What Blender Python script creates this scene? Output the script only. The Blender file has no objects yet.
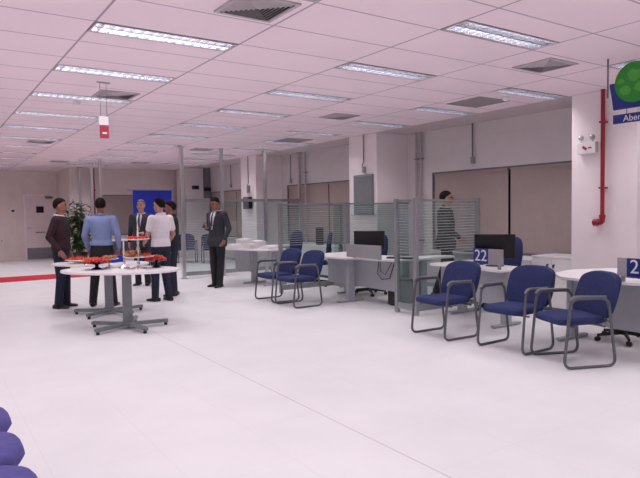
import bpy, bmesh, math, random
from mathutils import Vector, Matrix, Quaternion
random.seed(7)
S = bpy.context.scene
COL = S.collection
PI = math.pi
H = 3.02            # ceiling height
XE, XW = 7.457, 8.25   # edge of the tiled ceiling / column fronts, window wall

# ------------------------------------------------------------------ materials
def mat(name, col, rough=.5, metal=0., var=.06, scale=9., spec=.5, emit=None, es=0., alpha=None, bump=0., coat=0.):
    m = bpy.data.materials.new(name); m.use_nodes = True
    nt = m.node_tree; b = nt.nodes['Principled BSDF']
    b.inputs['Roughness'].default_value = rough; b.inputs['Metallic'].default_value = metal
    b.inputs['Specular IOR Level'].default_value = spec
    b.inputs['Coat Weight'].default_value = coat
    tc = nt.nodes.new('ShaderNodeTexCoord'); nz = nt.nodes.new('ShaderNodeTexNoise')
    nz.inputs['Scale'].default_value = scale; nz.inputs['Detail'].default_value = 4
    nt.links.new(tc.outputs['Object'], nz.inputs['Vector'])
    rp = nt.nodes.new('ShaderNodeValToRGB')
    lo = [max(0, c * (1 - var)) for c in col]; hi = [min(1, c * (1 + var)) for c in col]
    rp.color_ramp.elements[0].color = (*lo, 1); rp.color_ramp.elements[1].color = (*hi, 1)
    rp.color_ramp.elements[0].position = .3; rp.color_ramp.elements[1].position = .7
    nt.links.new(nz.outputs['Fac'], rp.inputs['Fac']); nt.links.new(rp.outputs['Color'], b.inputs['Base Color'])
    if emit:
        b.inputs['Emission Color'].default_value = (*emit, 1); b.inputs['Emission Strength'].default_value = es
    if bump:
        bp = nt.nodes.new('ShaderNodeBump'); bp.inputs['Strength'].default_value = bump; bp.inputs['Distance'].default_value = .01
        n2 = nt.nodes.new('ShaderNodeTexNoise'); n2.inputs['Scale'].default_value = scale * 14
        nt.links.new(tc.outputs['Object'], n2.inputs['Vector']); nt.links.new(n2.outputs['Fac'], bp.inputs['Height'])
        nt.links.new(bp.outputs['Normal'], b.inputs['Normal'])
    if alpha is not None: b.inputs['Alpha'].default_value = alpha
    return m

def line_grid(nt, tc, comp, origin, pitch, half):
    """1 on a grid line of the given axis, 0 elsewhere"""
    def math_(op, a, b=None):
        n = nt.nodes.new('ShaderNodeMath'); n.operation = op
        for k, v in enumerate((a, b)):
            if v is None: continue
            if isinstance(v, (int, float)): n.inputs[k].default_value = v
            else: nt.links.new(v, n.inputs[k])
        return n.outputs[0]
    sx = nt.nodes.new('ShaderNodeSeparateXYZ'); nt.links.new(tc.outputs['Object'], sx.inputs[0])
    v = math_('DIVIDE', math_('SUBTRACT', sx.outputs[comp], origin), pitch)
    d = math_('ABSOLUTE', math_('SUBTRACT', v, math_('ROUND', v)))
    return math_('LESS_THAN', d, half / pitch)

def grid_mat(name, base, line, lines, rough, bumpy=0., var=.03, scale=1.2, spec=.5):
    m = mat(name, base, rough, var=var, scale=scale, spec=spec, bump=bumpy)
    nt = m.node_tree; b = nt.nodes['Principled BSDF']
    src = b.inputs['Base Color'].links[0].from_socket
    tc = [n for n in nt.nodes if n.type == 'TEX_COORD'][0]
    for comp, origin, pitch, half, k in lines:
        f = line_grid(nt, tc, comp, origin, pitch, half)
        mu = nt.nodes.new('ShaderNodeMath'); mu.operation = 'MULTIPLY'; mu.inputs[1].default_value = k
        nt.links.new(f, mu.inputs[0])
        mx = nt.nodes.new('ShaderNodeMix'); mx.data_type = 'RGBA'
        nt.links.new(mu.outputs[0], mx.inputs['Factor']); nt.links.new(src, mx.inputs[6])
        mx.inputs[7].default_value = (*line, 1); src = mx.outputs[2]
    nt.links.new(src, b.inputs['Base Color'])
    return m

def glass_mat(name, tint, gloss=.08, rough=.02):
    m = bpy.data.materials.new(name); m.use_nodes = True; nt = m.node_tree; nt.nodes.clear()
    o = nt.nodes.new('ShaderNodeOutputMaterial'); t = nt.nodes.new('ShaderNodeBsdfTransparent'); g = nt.nodes.new('ShaderNodeBsdfGlossy')
    t.inputs[0].default_value = (*tint, 1); g.inputs['Roughness'].default_value = rough; g.inputs[0].default_value = (.9, .95, .95, 1)
    fr = nt.nodes.new('ShaderNodeFresnel'); fr.inputs[0].default_value = 1.35
    mx = nt.nodes.new('ShaderNodeMixShader'); ml = nt.nodes.new('ShaderNodeMath'); ml.operation = 'MULTIPLY'; ml.inputs[1].default_value = gloss * 8
    nt.links.new(fr.outputs[0], ml.inputs[0]); nt.links.new(ml.outputs[0], mx.inputs[0])
    nt.links.new(t.outputs[0], mx.inputs[1]); nt.links.new(g.outputs[0], mx.inputs[2]); nt.links.new(mx.outputs[0], o.inputs[0])
    return m

def frost_mat(name, col, a):
    m = bpy.data.materials.new(name); m.use_nodes = True; nt = m.node_tree; nt.nodes.clear()
    o = nt.nodes.new('ShaderNodeOutputMaterial'); t = nt.nodes.new('ShaderNodeBsdfTransparent'); g = nt.nodes.new('ShaderNodeBsdfDiffuse')
    g.inputs[0].default_value = (*col, 1)
    mx = nt.nodes.new('ShaderNodeMixShader'); mx.inputs[0].default_value = a
    nt.links.new(t.outputs[0], mx.inputs[1]); nt.links.new(g.outputs[0], mx.inputs[2]); nt.links.new(mx.outputs[0], o.inputs[0])
    return m

M = {}
M['tile'] = grid_mat('ceiling_tile', (.91, .755, .81), (.42, .34, .39),
                     [(0, 1.207, 1.25, .010, 1.), (1, 4.906, .625, .009, .9)], .9, bumpy=.15, var=.02)
M['soffit'] = mat('soffit_shaded', (.60, .51, .52), .9, var=.03)  # plain border strip, its shade put into a darker colour
M['floor'] = grid_mat('floor_vinyl', (.745, .745, .76), (.50, .45, .48),
                      [(0, 1.207, .625, .003, .16), (1, 4.906, .625, .003, .16), (0, 2.41, 60, .006, .75)], .42, var=.035, scale=1.6, spec=.35)
M['wall'] = mat('wall_white_shaded', (.71, .66, .66), .85, var=.03, scale=3)  # same white as the columns, the wall's shade put into a darker tone
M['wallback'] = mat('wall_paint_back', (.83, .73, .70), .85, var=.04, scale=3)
M['column'] = mat('column_paint', (.90, .82, .83), .8, var=.02, scale=3)
M['doorp'] = mat('door_paint', (.84, .74, .74), .6, var=.03)
M['alu'] = mat('grey_aluminium', (.36, .37, .39), .38, .6, var=.05)
M['alud'] = mat('dark_aluminium', (.20, .20, .22), .42, .5, var=.06)
M['steel'] = mat('brushed_steel', (.62, .62, .64), .28, .9, var=.05, scale=30)
M['louvre'] = mat('bright_louvre', (.60, .60, .64), .25, .85, var=.05)
M['tube'] = mat('fluorescent_tube', (.9, .9, .9), .4, emit=(1., .95, .98), es=7.)
M['whitelam'] = mat('white_laminate', (.84, .82, .83), .35, var=.02, scale=4)
M['deskgrey'] = mat('desk_grey_panel', (.40, .42, .46), .5, var=.04)
M['frame'] = mat('chair_grey_frame', (.13, .13, .15), .4, .3, var=.06)
M['blue'] = mat('blue_upholstery', (.030, .040, .125), .85, var=.14, scale=30, bump=.3, spec=.25)
M['blues'] = mat('violet_blue_upholstery', (.11, .10, .31), .85, var=.12, scale=30, bump=.3, spec=.25)
M['black'] = mat('black_plastic', (.012, .012, .014), .45, var=.2)
M['screen'] = mat('monitor_dark', (.006, .006, .009), .25, var=.2)
M['signblue'] = mat('sign_blue', (.010, .030, .22), .4, var=.05)
M['signgreen'] = mat('sign_green', (.02, .27, .025), .4, var=.05)
M['signlime'] = mat('sign_light_green', (.08, .40, .05), .4, var=.1)
M['white'] = mat('white_plastic', (.82, .80, .81), .4, var=.03)
M['red'] = mat('red_paint', (.30, .012, .025), .4, var=.1)
M['redsign'] = mat('red_sign_face', (.34, .03, .06), .5, var=.08)
M['carpet'] = mat('red_carpet', (.50, .018, .040), .95, var=.12, scale=60, bump=.4)
M['banner'] = mat('banner_blue', (.008, .025, .40), .5, var=.1, scale=3)
M['blind'] = mat('blind_slat', (.47, .385, .37), .55, var=.04, scale=5)
M['glass'] = glass_mat('partition_glass', (.83, .89, .88), .025)
M['frost'] = frost_mat('frosted_stripe_film', (.84, .88, .88), .42)
M['clearp'] = frost_mat('smoked_acrylic', (.42, .41, .43), .86)
M['acry'] = frost_mat('grey_acrylic', (.33, .33, .34), .93)
M['night'] = mat('window_night', (.03, .03, .04), .1, var=.1)
M['leaf'] = mat('plant_leaf', (.035, .085, .022), .5, var=.4, scale=6)
M['stem'] = mat('plant_stem', (.12, .10, .05), .7, var=.2)
M['pot'] = mat('plant_pot', (.03, .03, .032), .5, var=.1)
M['straw'] = mat('strawberry_red', (.66, .035, .012), .35, var=.3, scale=40)
M['orange'] = mat('orange_canape', (.70, .09, .015), .45, var=.35, scale=25)
M['pastry'] = mat('brown_pastry', (.42, .19, .08), .6, var=.35, scale=25)
M['navyglass'] = mat('navy_glass', (.006, .010, .045), .12, var=.1)
M['porcelain'] = mat('white_porcelain', (.82, .80, .80), .2, var=.02)
M['silver'] = mat('polished_silver', (.80, .78, .78), .12, 1., var=.04)
M['paper'] = mat('white_paper', (.84, .83, .84), .8, var=.03, scale=12)
M['vent'] = mat('vent_grey', (.48, .42, .45), .6, var=.05)
M['ventdark'] = mat('vent_dark', (.06, .055, .06), .8, var=.1)
M['grille'] = mat('return_grille', (.30, .27, .28), .7, var=.06)
M['acpanel'] = mat('grey_panel', (.22, .24, .26), .5, .2, var=.05)
M['key'] = mat('cabinet_lock', (.03, .03, .03), .3, .5)
# people
M['skin'] = mat('skin_tan', (.36, .145, .10), .55, var=.1, scale=20)
M['skinlight'] = mat('skin_light', (.50, .27, .21), .55, var=.1, scale=20)
M['hair'] = mat('hair_dark', (.012, .008, .007), .75, var=.3, scale=60, spec=.15)
M['hairgrey'] = mat('hair_grey', (.13, .10, .09), .6, var=.3, scale=60)
M['lips'] = mat('lips', (.28, .09, .08), .5)
M['eyes'] = mat('eye_dark', (.03, .02, .02), .2)
M['maroon'] = mat('maroon_jumper', (.035, .014, .020), .9, var=.15, scale=30, bump=.2)
M['lightblue'] = mat('light_blue_shirt', (.22, .29, .51), .8, var=.07, scale=14)
M['denim'] = mat('dark_navy_trousers', (.012, .017, .040), .85, var=.2, scale=30)
M['blacktr'] = mat('black_trousers', (.014, .014, .018), .8, var=.2, scale=20)
M['suit'] = mat('charcoal_suit', (.030, .033, .046), .8, var=.15, scale=20)
M['suitgreen'] = mat('dark_grey_suit', (.026, .030, .034), .8, var=.15, scale=20)
M['shirt'] = mat('white_shirt', (.74, .72, .75), .8, var=.03)
M['polo'] = mat('white_polo', (.80, .76, .80), .8, var=.04, scale=14)
M['tie'] = mat('tie_dark', (.05, .045, .10), .6, var=.2)
M['shoe'] = mat('black_shoe', (.012, .010, .010), .3, var=.2)
M['belt'] = mat('belt_black', (.010, .009, .009), .4)

# ------------------------------------------------------------------ mesh builder
class MB:
    def __init__(s): s.bm = bmesh.new(); s.slot = 0
    def _new(s, faces, mi=0, smooth=False):
        for f in faces: f.material_index = mi; f.smooth = smooth
    def box(s, c, d, rz=0., bev=0., mi=0, rx=0., ry=0.):
        r = bmesh.ops.create_cube(s.bm, size=1.)
        vs = r['verts']
        mtx = Matrix.Translation(c) @ Matrix.Rotation(rz, 4, 'Z') @ Matrix.Rotation(ry, 4, 'Y') @ Matrix.Rotation(rx, 4, 'X') @ Matrix.Diagonal((*d, 1))
        bmesh.ops.transform(s.bm, matrix=mtx, verts=vs)
        es = list({e for v in vs for e in v.link_edges}); fs = list({f for v in vs for f in v.link_faces})
        if bev:
            rr = bmesh.ops.bevel(s.bm, geom=es, offset=bev, segments=2, profile=.6, affect='EDGES')
            fs = [f for f in s.bm.faces if f in set(rr['faces'])] + [f for f in fs if f.is_valid]
        s._new([f for f in fs if f.is_valid], mi); return s
    def bx(s, x0, x1, y0, y1, z0, z1, bev=0., mi=0):
        return s.box(((x0 + x1) / 2, (y0 + y1) / 2, (z0 + z1) / 2), (abs(x1 - x0), abs(y1 - y0), abs(z1 - z0)), bev=bev, mi=mi)
    def lathe(s, prof, c=(0, 0, 0), n=24, mi=0, sx=1., sy=1.):
        rings = []
        for (r, z) in prof:
            if r < 1e-5: rings.append([s.bm.verts.new((c[0], c[1], c[2] + z))])
            else: rings.append([s.bm.verts.new((c[0] + sx * r * math.cos(2 * PI * k / n), c[1] + sy * r * math.sin(2 * PI * k / n), c[2] + z)) for k in range(n)])
        fs = []
        for a, b in zip(rings, rings[1:]):
            for k in range(n):
                k2 = (k + 1) % n
                if len(a) == 1 and len(b) == 1: continue
                if len(a) == 1: fs.append(s.bm.faces.new((a[0], b[k2], b[k])))
                elif len(b) == 1: fs.append(s.bm.faces.new((a[k], a[k2], b[0])))
                else: fs.append(s.bm.faces.new((a[k], a[k2], b[k2], b[k])))
        if len(rings[0]) > 1: fs.append(s.bm.faces.new(rings[0][::-1]))
        if len(rings[-1]) > 1: fs.append(s.bm.faces.new(rings[-1]))
        s._new(fs, mi, True); return s
    def tube(s, pts, r, n=10, closed=False, mi=0):
        pts = [Vector(p) for p in pts]; N = len(pts); rad = r if isinstance(r, (list, tuple)) else [r] * N
        rings = []; up = None
        for i, p in enumerate(pts):
            a = pts[(i - 1) % N] if (closed or i > 0) else p; b = pts[(i + 1) % N] if (closed or i < N - 1) else p
            t = (b - a).normalized()
            if up is None:
                up = Vector((0, 0, 1)) if abs(t.z) < .9 else Vector((1, 0, 0))
            u = (up - t * up.dot(t)).normalized(); v = t.cross(u); up = u
            rings.append([s.bm.verts.new(p + (u * math.cos(2 * PI * k / n) + v * math.sin(2 * PI * k / n)) * rad[i]) for k in range(n)])
        fs = []
        rng = range(N) if closed else range(N - 1)
        for i in rng:
            a, b = rings[i], rings[(i + 1) % N]
            off = 0
            if closed and i == N - 1:
                off = min(range(n), key=lambda o: (a[0].co - b[o].co).length)
            for k in range(n):
                fs.append(s.bm.faces.new((a[k], a[(k + 1) % n], b[(k + 1 + off) % n], b[(k + off) % n])))
        if not closed:
            fs.append(s.bm.faces.new(rings[0][::-1])); fs.append(s.bm.faces.new(rings[-1]))
        s._new(fs, mi, True); return s
    def ell(s, c, r, n=16, m=10, rot=None, mi=0, fn=None):
        base = []
        rings = []
        def P(d):
            k = fn(d) if fn else 1.
            v = Vector((d.x * r[0] * k, d.y * r[1] * k, d.z * r[2] * k))
            if rot is not None: v = rot @ v
            return s.bm.verts.new(Vector(c) + v)
        top = P(Vector((0, 0, 1))); bot = P(Vector((0, 0, -1)))
        for i in range(1, m):
            th = PI * i / m
            rings.append([P(Vector((math.sin(th) * math.cos(2 * PI * k / n), math.sin(th) * math.sin(2 * PI * k / n), math.cos(th)))) for k in range(n)])
        fs = []
        for k in range(n):
            fs.append(s.bm.faces.new((top, rings[0][k], rings[0][(k + 1) % n])))
            fs.append(s.bm.faces.new((bot, rings[-1][(k + 1) % n], rings[-1][k])))
        for a, b in zip(rings, rings[1:]):
            for k in range(n): fs.append(s.bm.faces.new((a[k], b[k], b[(k + 1) % n], a[(k + 1) % n])))
        s._new(fs, mi, True); return s
    def cone(s, p, q, r0, r1, n=12, mi=0):
        """capsule: tapered with round ends"""
        p = Vector(p); q = Vector(q); t = (q - p)
        L = t.length; t.normalize()
        pts = []; rad = []
        for k in range(4):
            a = PI / 2 * (k + .3) / 4; pts.append(p - t * r0 * math.cos(a)); rad.append(r0 * math.sin(a))
        for k in range(7):
            f = k / 6; pts.append(p + t * L * f); rad.append(r0 + (r1 - r0) * f)
        for k in range(3, -1, -1):
            a = PI / 2 * (k + .3) / 4; pts.append(q + t * r1 * math.cos(a)); rad.append(r1 * math.sin(a))
        return s.tube(pts, rad, n, mi=mi)
    def loft(s, rings, n=24, mi=0, p=2.):
        """rings: (cx, cy, z, rx, ry) superellipses, closed with end caps"""
        vs = []
        for (cx, cy, z, rx, ry) in rings:
            row = []
            for k in range(n):
                a = 2 * PI * k / n; ca, sa = math.cos(a), math.sin(a)
                e = 2. / p
                row.append(s.bm.verts.new((cx + rx * math.copysign(abs(ca) ** e, ca), cy + ry * math.copysign(abs(sa) ** e, sa), z)))
            vs.append(row)
        fs = []
        for a, b in zip(vs, vs[1:]):
            for k in range(n): fs.append(s.bm.faces.new((a[k], a[(k + 1) % n], b[(k + 1) % n], b[k])))
        fs.append(s.bm.faces.new(vs[0][::-1])); fs.append(s.bm.faces.new(vs[-1]))
        s._new(fs, mi, True); return s
    def prism(s, poly, z0, z1, mi=0, bev=0.):
        a = [s.bm.verts.new((x, y, z0)) for x, y in poly]; b = [s.bm.verts.new((x, y, z1)) for x, y in poly]
        n = len(poly); fs = [s.bm.faces.new(a[::-1]), s.bm.faces.new(b)]
        for k in range(n): fs.append(s.bm.faces.new((a[k], a[(k + 1) % n], b[(k + 1) % n], b[k])))
        s._new(fs, mi)
        if bev:
            es = [e for e in fs[1].edges] + [e for e in fs[0].edges]
            bmesh.ops.bevel(s.bm, geom=es, offset=bev, segments=2, profile=.6, affect='EDGES')
        return s
    def mesh(s, name, mats):
        bmesh.ops.recalc_face_normals(s.bm, faces=s.bm.faces)
        me = bpy.data.meshes.new(name); s.bm.to_mesh(me); s.bm.free()
        for m in (mats if isinstance(mats, (list, tuple)) else [mats]): me.materials.append(m)
        return me
    def build(s, name, mats, parent=None, smooth=False, label=None, offset=None):
        if smooth:
            for f in s.bm.faces: f.smooth = True
        me = s.mesh(name, mats)
        if smooth: me.set_sharp_from_angle(angle=math.radians(40))
        return link(name, me, parent, label)

def link(name, data, parent=None, label=None):
    o = bpy.data.objects.new(name, data); COL.objects.link(o)
    if parent is not None: o.parent = parent
    if label: o['label'] = label
    return o
def thing(name, label, cat, loc=(0, 0, 0), rz=0., group=None):
    o = link(name, None); o.location = loc; o.rotation_euler = (0, 0, rz); o['label'] = label; o['category'] = cat
    o.empty_display_size = .1
    if group: o['group'] = group
    return o
def tag(o, label, cat, group=None):
    o['label'] = label; o['category'] = cat
    if group: o['group'] = group
    return o
def struct(o): o['kind'] = 'structure'; return o
def kids(o): return [c for c in COL.objects if c.parent is o] if False else list(o.children)
def dup(root, loc, rz=None, label=None, group=None):
    r = root.copy(); COL.objects.link(r); r.location = loc
    if rz is not None: r.rotation_euler = (0, 0, rz)
    if label: r['label'] = label
    if group: r['group'] = group
    for ch in list(root.children):
        c = ch.copy(); COL.objects.link(c); c.parent = r
        for g in list(ch.children):
            d = g.copy(); COL.objects.link(d); d.parent = c
    return r
def arc_corner(pts, r, seg=5, closed=True):
    """round the corners of a polyline of 3-D points"""
    pts = [Vector(p) for p in pts]; out = []; N = len(pts)
    for i, p in enumerate(pts):
        if not closed and i in (0, N - 1): out.append(p); continue
        a = (pts[(i - 1) % N] - p); b = (pts[(i + 1) % N] - p); la, lb = a.length, b.length
        a.normalize(); b.normalize(); d = min(r, la * .45, lb * .45)
        A, B = p + a * d, p + b * d
        for k in range(seg + 1):
            t = k / seg; out.append(A * (1 - t) ** 2 + p * 2 * t * (1 - t) + B * t * t)
    return out
def smooth_poly(pts, r=.12, seg=5): return [(v.x, v.y) for v in arc_corner([(x, y, 0) for x, y in pts], r, seg)]
_txt = {}
def text_mesh(txt, size, depth=.002):
    cu = bpy.data.curves.new('lettering', 'FONT'); cu.body = txt; cu.size = size; cu.extrude = depth
    o = bpy.data.objects.new('lettering', cu); COL.objects.link(o)
    dg = bpy.context.evaluated_depsgraph_get(); me = bpy.data.meshes.new_from_object(o.evaluated_get(dg))
    bpy.data.objects.remove(o); return me
# ------------------------------------------------------------------ the setting
struct(MB().bx(-5, 8.5, -3, 22.6, -.1, 0).build('floor', M['floor']))
# tiled ceiling in strips between the grid columns, open where the lights are let in
LIGHT_COLS = {-4: 'x', -2: 'x', 0: 'left', 2: 'middle', 4: 'right'}
ROWS = [2.5 * n for n in range(-4, 12)]
def cx(i): return 1.207 + 1.25 * i
def cy(j): return 4.906 + .625 * j
SHIFT = (7.5, 15.)    # two lights of the window row sit clear of the columns
def has_light(i, j):
    y = cy(j)
    if i == 4 and y > 17.5: return False
    if i in (-4, -2): return j in (-10, -7.5, -5, -2.5, 0, 2.5, 5, 10, 15)
    if y > 20.2 and i != 0: return False
    return y < 21.5
cb = MB()
strips = [(-5, cx(-4), None)] + [(cx(i), cx(i + 1), i) for i in range(-4, 5)]
for x0, x1, i in strips:
    ys = [-3.]
    if i in LIGHT_COLS:
        for j in ROWS:
            if has_light(i, j): ys += [cy(j) + .006, cy(j + .5) - .006]
    if i == 3:
        for j in SHIFT:
            ys += [cy(j) + .006, cy(j + .5) - .006]; cb.bx(x0, x1 - .4, cy(j) + .006, cy(j + .5) - .006, H, H + .02)
    if i == 4:
        for j in SHIFT: cb.bx(x1 - .4, x1, cy(j) + .006, cy(j + .5) - .006, H, H + .02)
    ys.append(22.6)
    for k in range(0, len(ys), 2):
        if ys[k + 1] - ys[k] > .01: cb.bx(x0, x1, ys[k], ys[k + 1], H, H + .02)
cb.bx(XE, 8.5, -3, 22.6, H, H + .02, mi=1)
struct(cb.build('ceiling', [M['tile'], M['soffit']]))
# window wall with its openings
Z0, Z1 = .72, 2.215
wins = [(4.95, 8.35), (10.0, 13.82), (15.0, 19.0)]
wr = MB()
wr.bx(XW, XW + .2, -3, 22.6, 0, Z0); wr.bx(XW, XW + .2, -3, 22.6, Z1, H)
yy = -3.
for a, b in wins: wr.bx(XW, XW + .2, yy, a, Z0, Z1); yy = b
wr.bx(XW, XW + .2, yy, 22.6, Z0, Z1)
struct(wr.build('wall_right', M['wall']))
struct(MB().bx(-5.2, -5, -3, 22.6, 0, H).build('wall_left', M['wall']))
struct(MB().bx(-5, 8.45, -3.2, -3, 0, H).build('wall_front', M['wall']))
# the far wall: a recessed door bay on the left, a nearer stretch with a window on the right
wb = MB()
wb.bx(-5, 2.97, 22.4, 22.6, 0, H); wb.bx(2.97, 3.98, 22.4, 22.6, 2.2, H); wb.bx(3.98, 4.2, 22.4, 22.6, 0, H)
wb.bx(4.02, 4.2, 20.3, 22.4, 0, H)
wb.bx(4.2, 4.95, 20.3, 20.5, 0, H); wb.bx(4.95, 7.3, 20.3, 20.5, 0, .8); wb.bx(4.95, 7.3, 20.3, 20.5, 2.16, H); wb.bx(7.3, 8.25, 20.3, 20.5, 0, H)
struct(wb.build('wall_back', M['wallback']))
for nm, (y0, y1) in zip(range(4), [(3.96, 4.86), (9.05, 9.95), (14.08, 14.97), (19.05, 19.95)]):
    struct(MB().bx(7.45, XW, y0, y1, 0, H, bev=.006).build('column', M['column']))
struct(MB().bx(XW - .012, XW, -3, 20.3, 2.775, 2.795).build('trim_1', M['wall']))
bb = MB()
for a, b in [(-3, 3.96), (4.86, 9.05), (9.95, 14.08), (14.97, 19.05)]: bb.bx(XW - .015, XW, a, b, 0, .08)
struct(bb.build('baseboard_right', M['deskgrey']))
b2 = MB(); b2.bx(-5, 2.9, 22.385, 22.4, 0, .07); b2.bx(4.2, 7.4, 20.285, 20.3, 0, .07)
struct(b2.build('baseboard_back', M['wallback']))
# windows: frame, dark pane, closed venetian blinds as separate lengths
def window(n, panels, axis='y', x=XW, z0=Z0, z1=Z1, y=20.3, mat_=None):
    lo, hi = panels[0][0], panels[-1][1]
    w = MB()
    if axis == 'y':
        w.bx(x + .12, x + .16, lo, hi, z0, z1); root = struct(w.build('window_%d' % n, M['night']))
    else:
        w.bx(lo, hi, y + .12, y + .16, z0, z1); root = struct(w.build('window_%d' % n, M['night']))
    f = MB()
    for (a, b, c, d) in [(lo, hi, z1 - .03, z1), (lo, hi, z0, z0 + .03), (lo, lo + .03, z0, z1), (hi - .03, hi, z0, z1)]:
        if axis == 'y': f.bx(x + .005, x + .12, a, b, c, d)
        else: f.bx(a, b, y + .005, y + .12, c, d)
    f.build('window_frame', M['alud'], root)
    for (a, b) in panels:
        s = MB(); zz = z0 + .05
        while zz < z1 - .06:
            if axis == 'y': s.box((x + .045, (a + b) / 2, zz), (.006, b - a - .02, .027), ry=.35)
            else: s.box(((a + b) / 2, y + .045, zz), (b - a - .02, .006, .027), rx=-.35)
            zz += .025
        if axis == 'y': s.bx(x + .02, x + .07, a + .01, b - .01, z1 - .06, z1 - .03)
        else: s.bx(a + .01, b - .01, y + .02, y + .07, z1 - .06, z1 - .03)
        s.build('venetian_blind', M['blind'], root)
    sl = MB()
    if axis == 'y': sl.bx(x - .06, x + .12, lo, hi, z0 - .025, z0)
    else: sl.bx(lo, hi, y - .05, y + .12, z0 - .025, z0)
    sl.build('window_sill', M['whitelam'], root)
window(1, [(4.95, 6.55), (6.58, 8.35)])
window(2, [(10.0, 11.9), (11.92, 13.82)])
window(3, [(15.0, 17.0), (17.02, 19.0)])
window(4, [(4.95, 6.1), (6.12, 7.3)], 'x', z0=.8, z1=2.16)
# grey door in the far wall
d = struct(MB().bx(3.0, 3.95, 22.36, 22.40, .005, 2.17, bev=.004).build('door_1', M['doorp']))
f = MB(); f.bx(2.93, 3.0, 22.34, 22.46, 0, 2.24); f.bx(3.95, 4.01, 22.34, 22.46, 0, 2.24); f.bx(3.0, 3.95, 22.34, 22.46, 2.17, 2.24); f.build('door_frame', M['column'], d)
MB().bx(3.01, 3.94, 22.352, 22.36, .02, .40).build('kick_plate', M['acpanel'], d)
MB().bx(3.33, 3.57, 22.352, 22.36, 1.60, 1.82).build('door_pane', M['night'], d)
h_ = MB(); h_.lathe([(0, 0), (.026, 0), (.026, .012), (0, .012)], n=14); bmesh.ops.transform(h_.bm, matrix=Matrix.Translation((3.07, 22.36, 1.08)) @ Matrix.Rotation(PI / 2, 4, 'X'), verts=h_.bm.verts)
h_.tube([(3.07, 22.35, 1.08), (3.07, 22.30, 1.08), (3.17, 22.295, 1.08)], .011); h_.build('door_handle', M['steel'], d)
p_ = MB(); p_.tube([(3.30, 22.36, .93), (3.30, 22.30, .93), (3.60, 22.30, .93), (3.60, 22.36, .93)], .014); p_.build('push_bar', M['alud'], d)
c_ = MB(); c_.bx(3.62, 3.85, 22.30, 22.36, 2.09, 2.15); c_.tube([(3.82, 22.31, 2.15), (3.68, 22.24, 2.17), (3.60, 22.34, 2.185)], .008); c_.build('door_closer', M['alud'], d)
s_ = MB(); s_.bx(2.54, 2.70, 22.385, 22.4, 1.62, 1.80, bev=.004)
n_ = tag(s_.build('wall_notice', M['white']), 'small white wall notice left of the far grey door', 'sign')
MB().bx(2.575, 2.665, 22.38, 22.385, 1.64, 1.71).build('notice_panel', M['ventdark'], n_)
sw = tag(MB().bx(2.21, 2.29, 22.385, 22.4, .62, .74, bev=.004).build('wall_socket', M['white']), 'small low wall socket left of the far door', 'socket')
MB().lathe([(0, 0), (.02, 0), (.02, .004), (0, .004)], n=12).build('socket_hole', M['ventdark'], sw).matrix_local = Matrix.Translation((2.25, 22.384, .68)) @ Matrix.Rotation(PI / 2, 4, 'X')

# ------------------------------------------------------------------ ceiling lights
def make_light():
    r = thing('ceiling_light', 'recessed louvred fluorescent ceiling light', 'ceiling light', (0, 0, H))
    L, W = 1.238, .27
    a = MB()   # trough, open below
    a.bx(-L / 2, L / 2, -W / 2, -W / 2 + .004, 0, .10); a.bx(-L / 2, L / 2, W / 2 - .004, W / 2, 0, .10)
    a.bx(-L / 2, -L / 2 + .004, -W / 2, W / 2, 0, .10); a.bx(L / 2 - .004, L / 2, -W / 2, W / 2, 0, .10)
    a.bx(-L / 2, L / 2, -W / 2, W / 2, .10, .104)
    a.build('housing', M['louvre'], r)
    fr = MB()
    fr.bx(-L / 2, L / 2, -W / 2, -W / 2 + .016, -.004, 0); fr.bx(-L / 2, L / 2, W / 2 - .016, W / 2, -.004, 0)
    fr.bx(-L / 2, -L / 2 + .016, -W / 2 + .016, W / 2 - .016, -.004, 0); fr.bx(L / 2 - .016, L / 2, -W / 2 + .016, W / 2 - .016, -.004, 0)
    fr.build('frame', M['vent'], r)
    for y in (-.062, .062):
        t = MB(); t.tube([(-L / 2 + .03, y, .082), (L / 2 - .03, y, .082)], .012, 8); t.build('tube', M['tube'], r)
    lv = MB()
    for k in range(1, 15): lv.box((-L / 2 + L * k / 15, 0, .028), (.005, W - .02, .052))
    lv.box((0, 0, .026), (L - .02, .020, .048))
    lv.build('louvre', M['louvre'], r)
    ld = bpy.data.lights.new('lamp', 'AREA'); ld.shape = 'RECTANGLE'; ld.size = 1.06; ld.size_y = .22
    ld.energy = LAMP_W; ld.color = LAMP_C; ld.spread = math.radians(118)
    lo = bpy.data.objects.new('lamp', ld); COL.objects.link(lo); lo.parent = r; lo.location = (0, 0, -.006)
    return r
LAMP_W, LAMP_C = 8.4, (1., .94, .97)
ORD = ['nearest', 'second', 'third', 'fourth', 'fifth', 'sixth', 'seventh', 'eighth', 'ninth', 'tenth', 'eleventh', 'twelfth', 'thirteenth']
WHERE = {0: 'the left row of the picture', 2: 'the middle row', 4: 'the right row by the windows'}
L0 = make_light(); first = True
for i in LIGHT_COLS:
    seen = 0
    for j in ROWS:
        if not has_light(i, j): continue
        vis = i in WHERE and (j >= 0 or (i == 2 and j >= -2.5) or (i == 4 and j >= -2.5))
        if vis:
            lab = 'louvred fluorescent ceiling light, %s from the front in %s' % (ORD[seen], WHERE[i]); seen += 1; g = 'ceiling lights'
        else: lab = 'unseen louvred ceiling light added out of frame for its light'; g = 'unseen added ceiling lights'  # unseen fixtures, added to brighten the near floor and the room
        loc = (cx(i) + .625 - (.4 if i == 4 and j in SHIFT else 0), cy(j) + .15625, H)
        if first: L0.location = loc; L0['label'] = lab; L0['group'] = g; first = False
        else: dup(L0, loc, None, lab, g)

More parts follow.
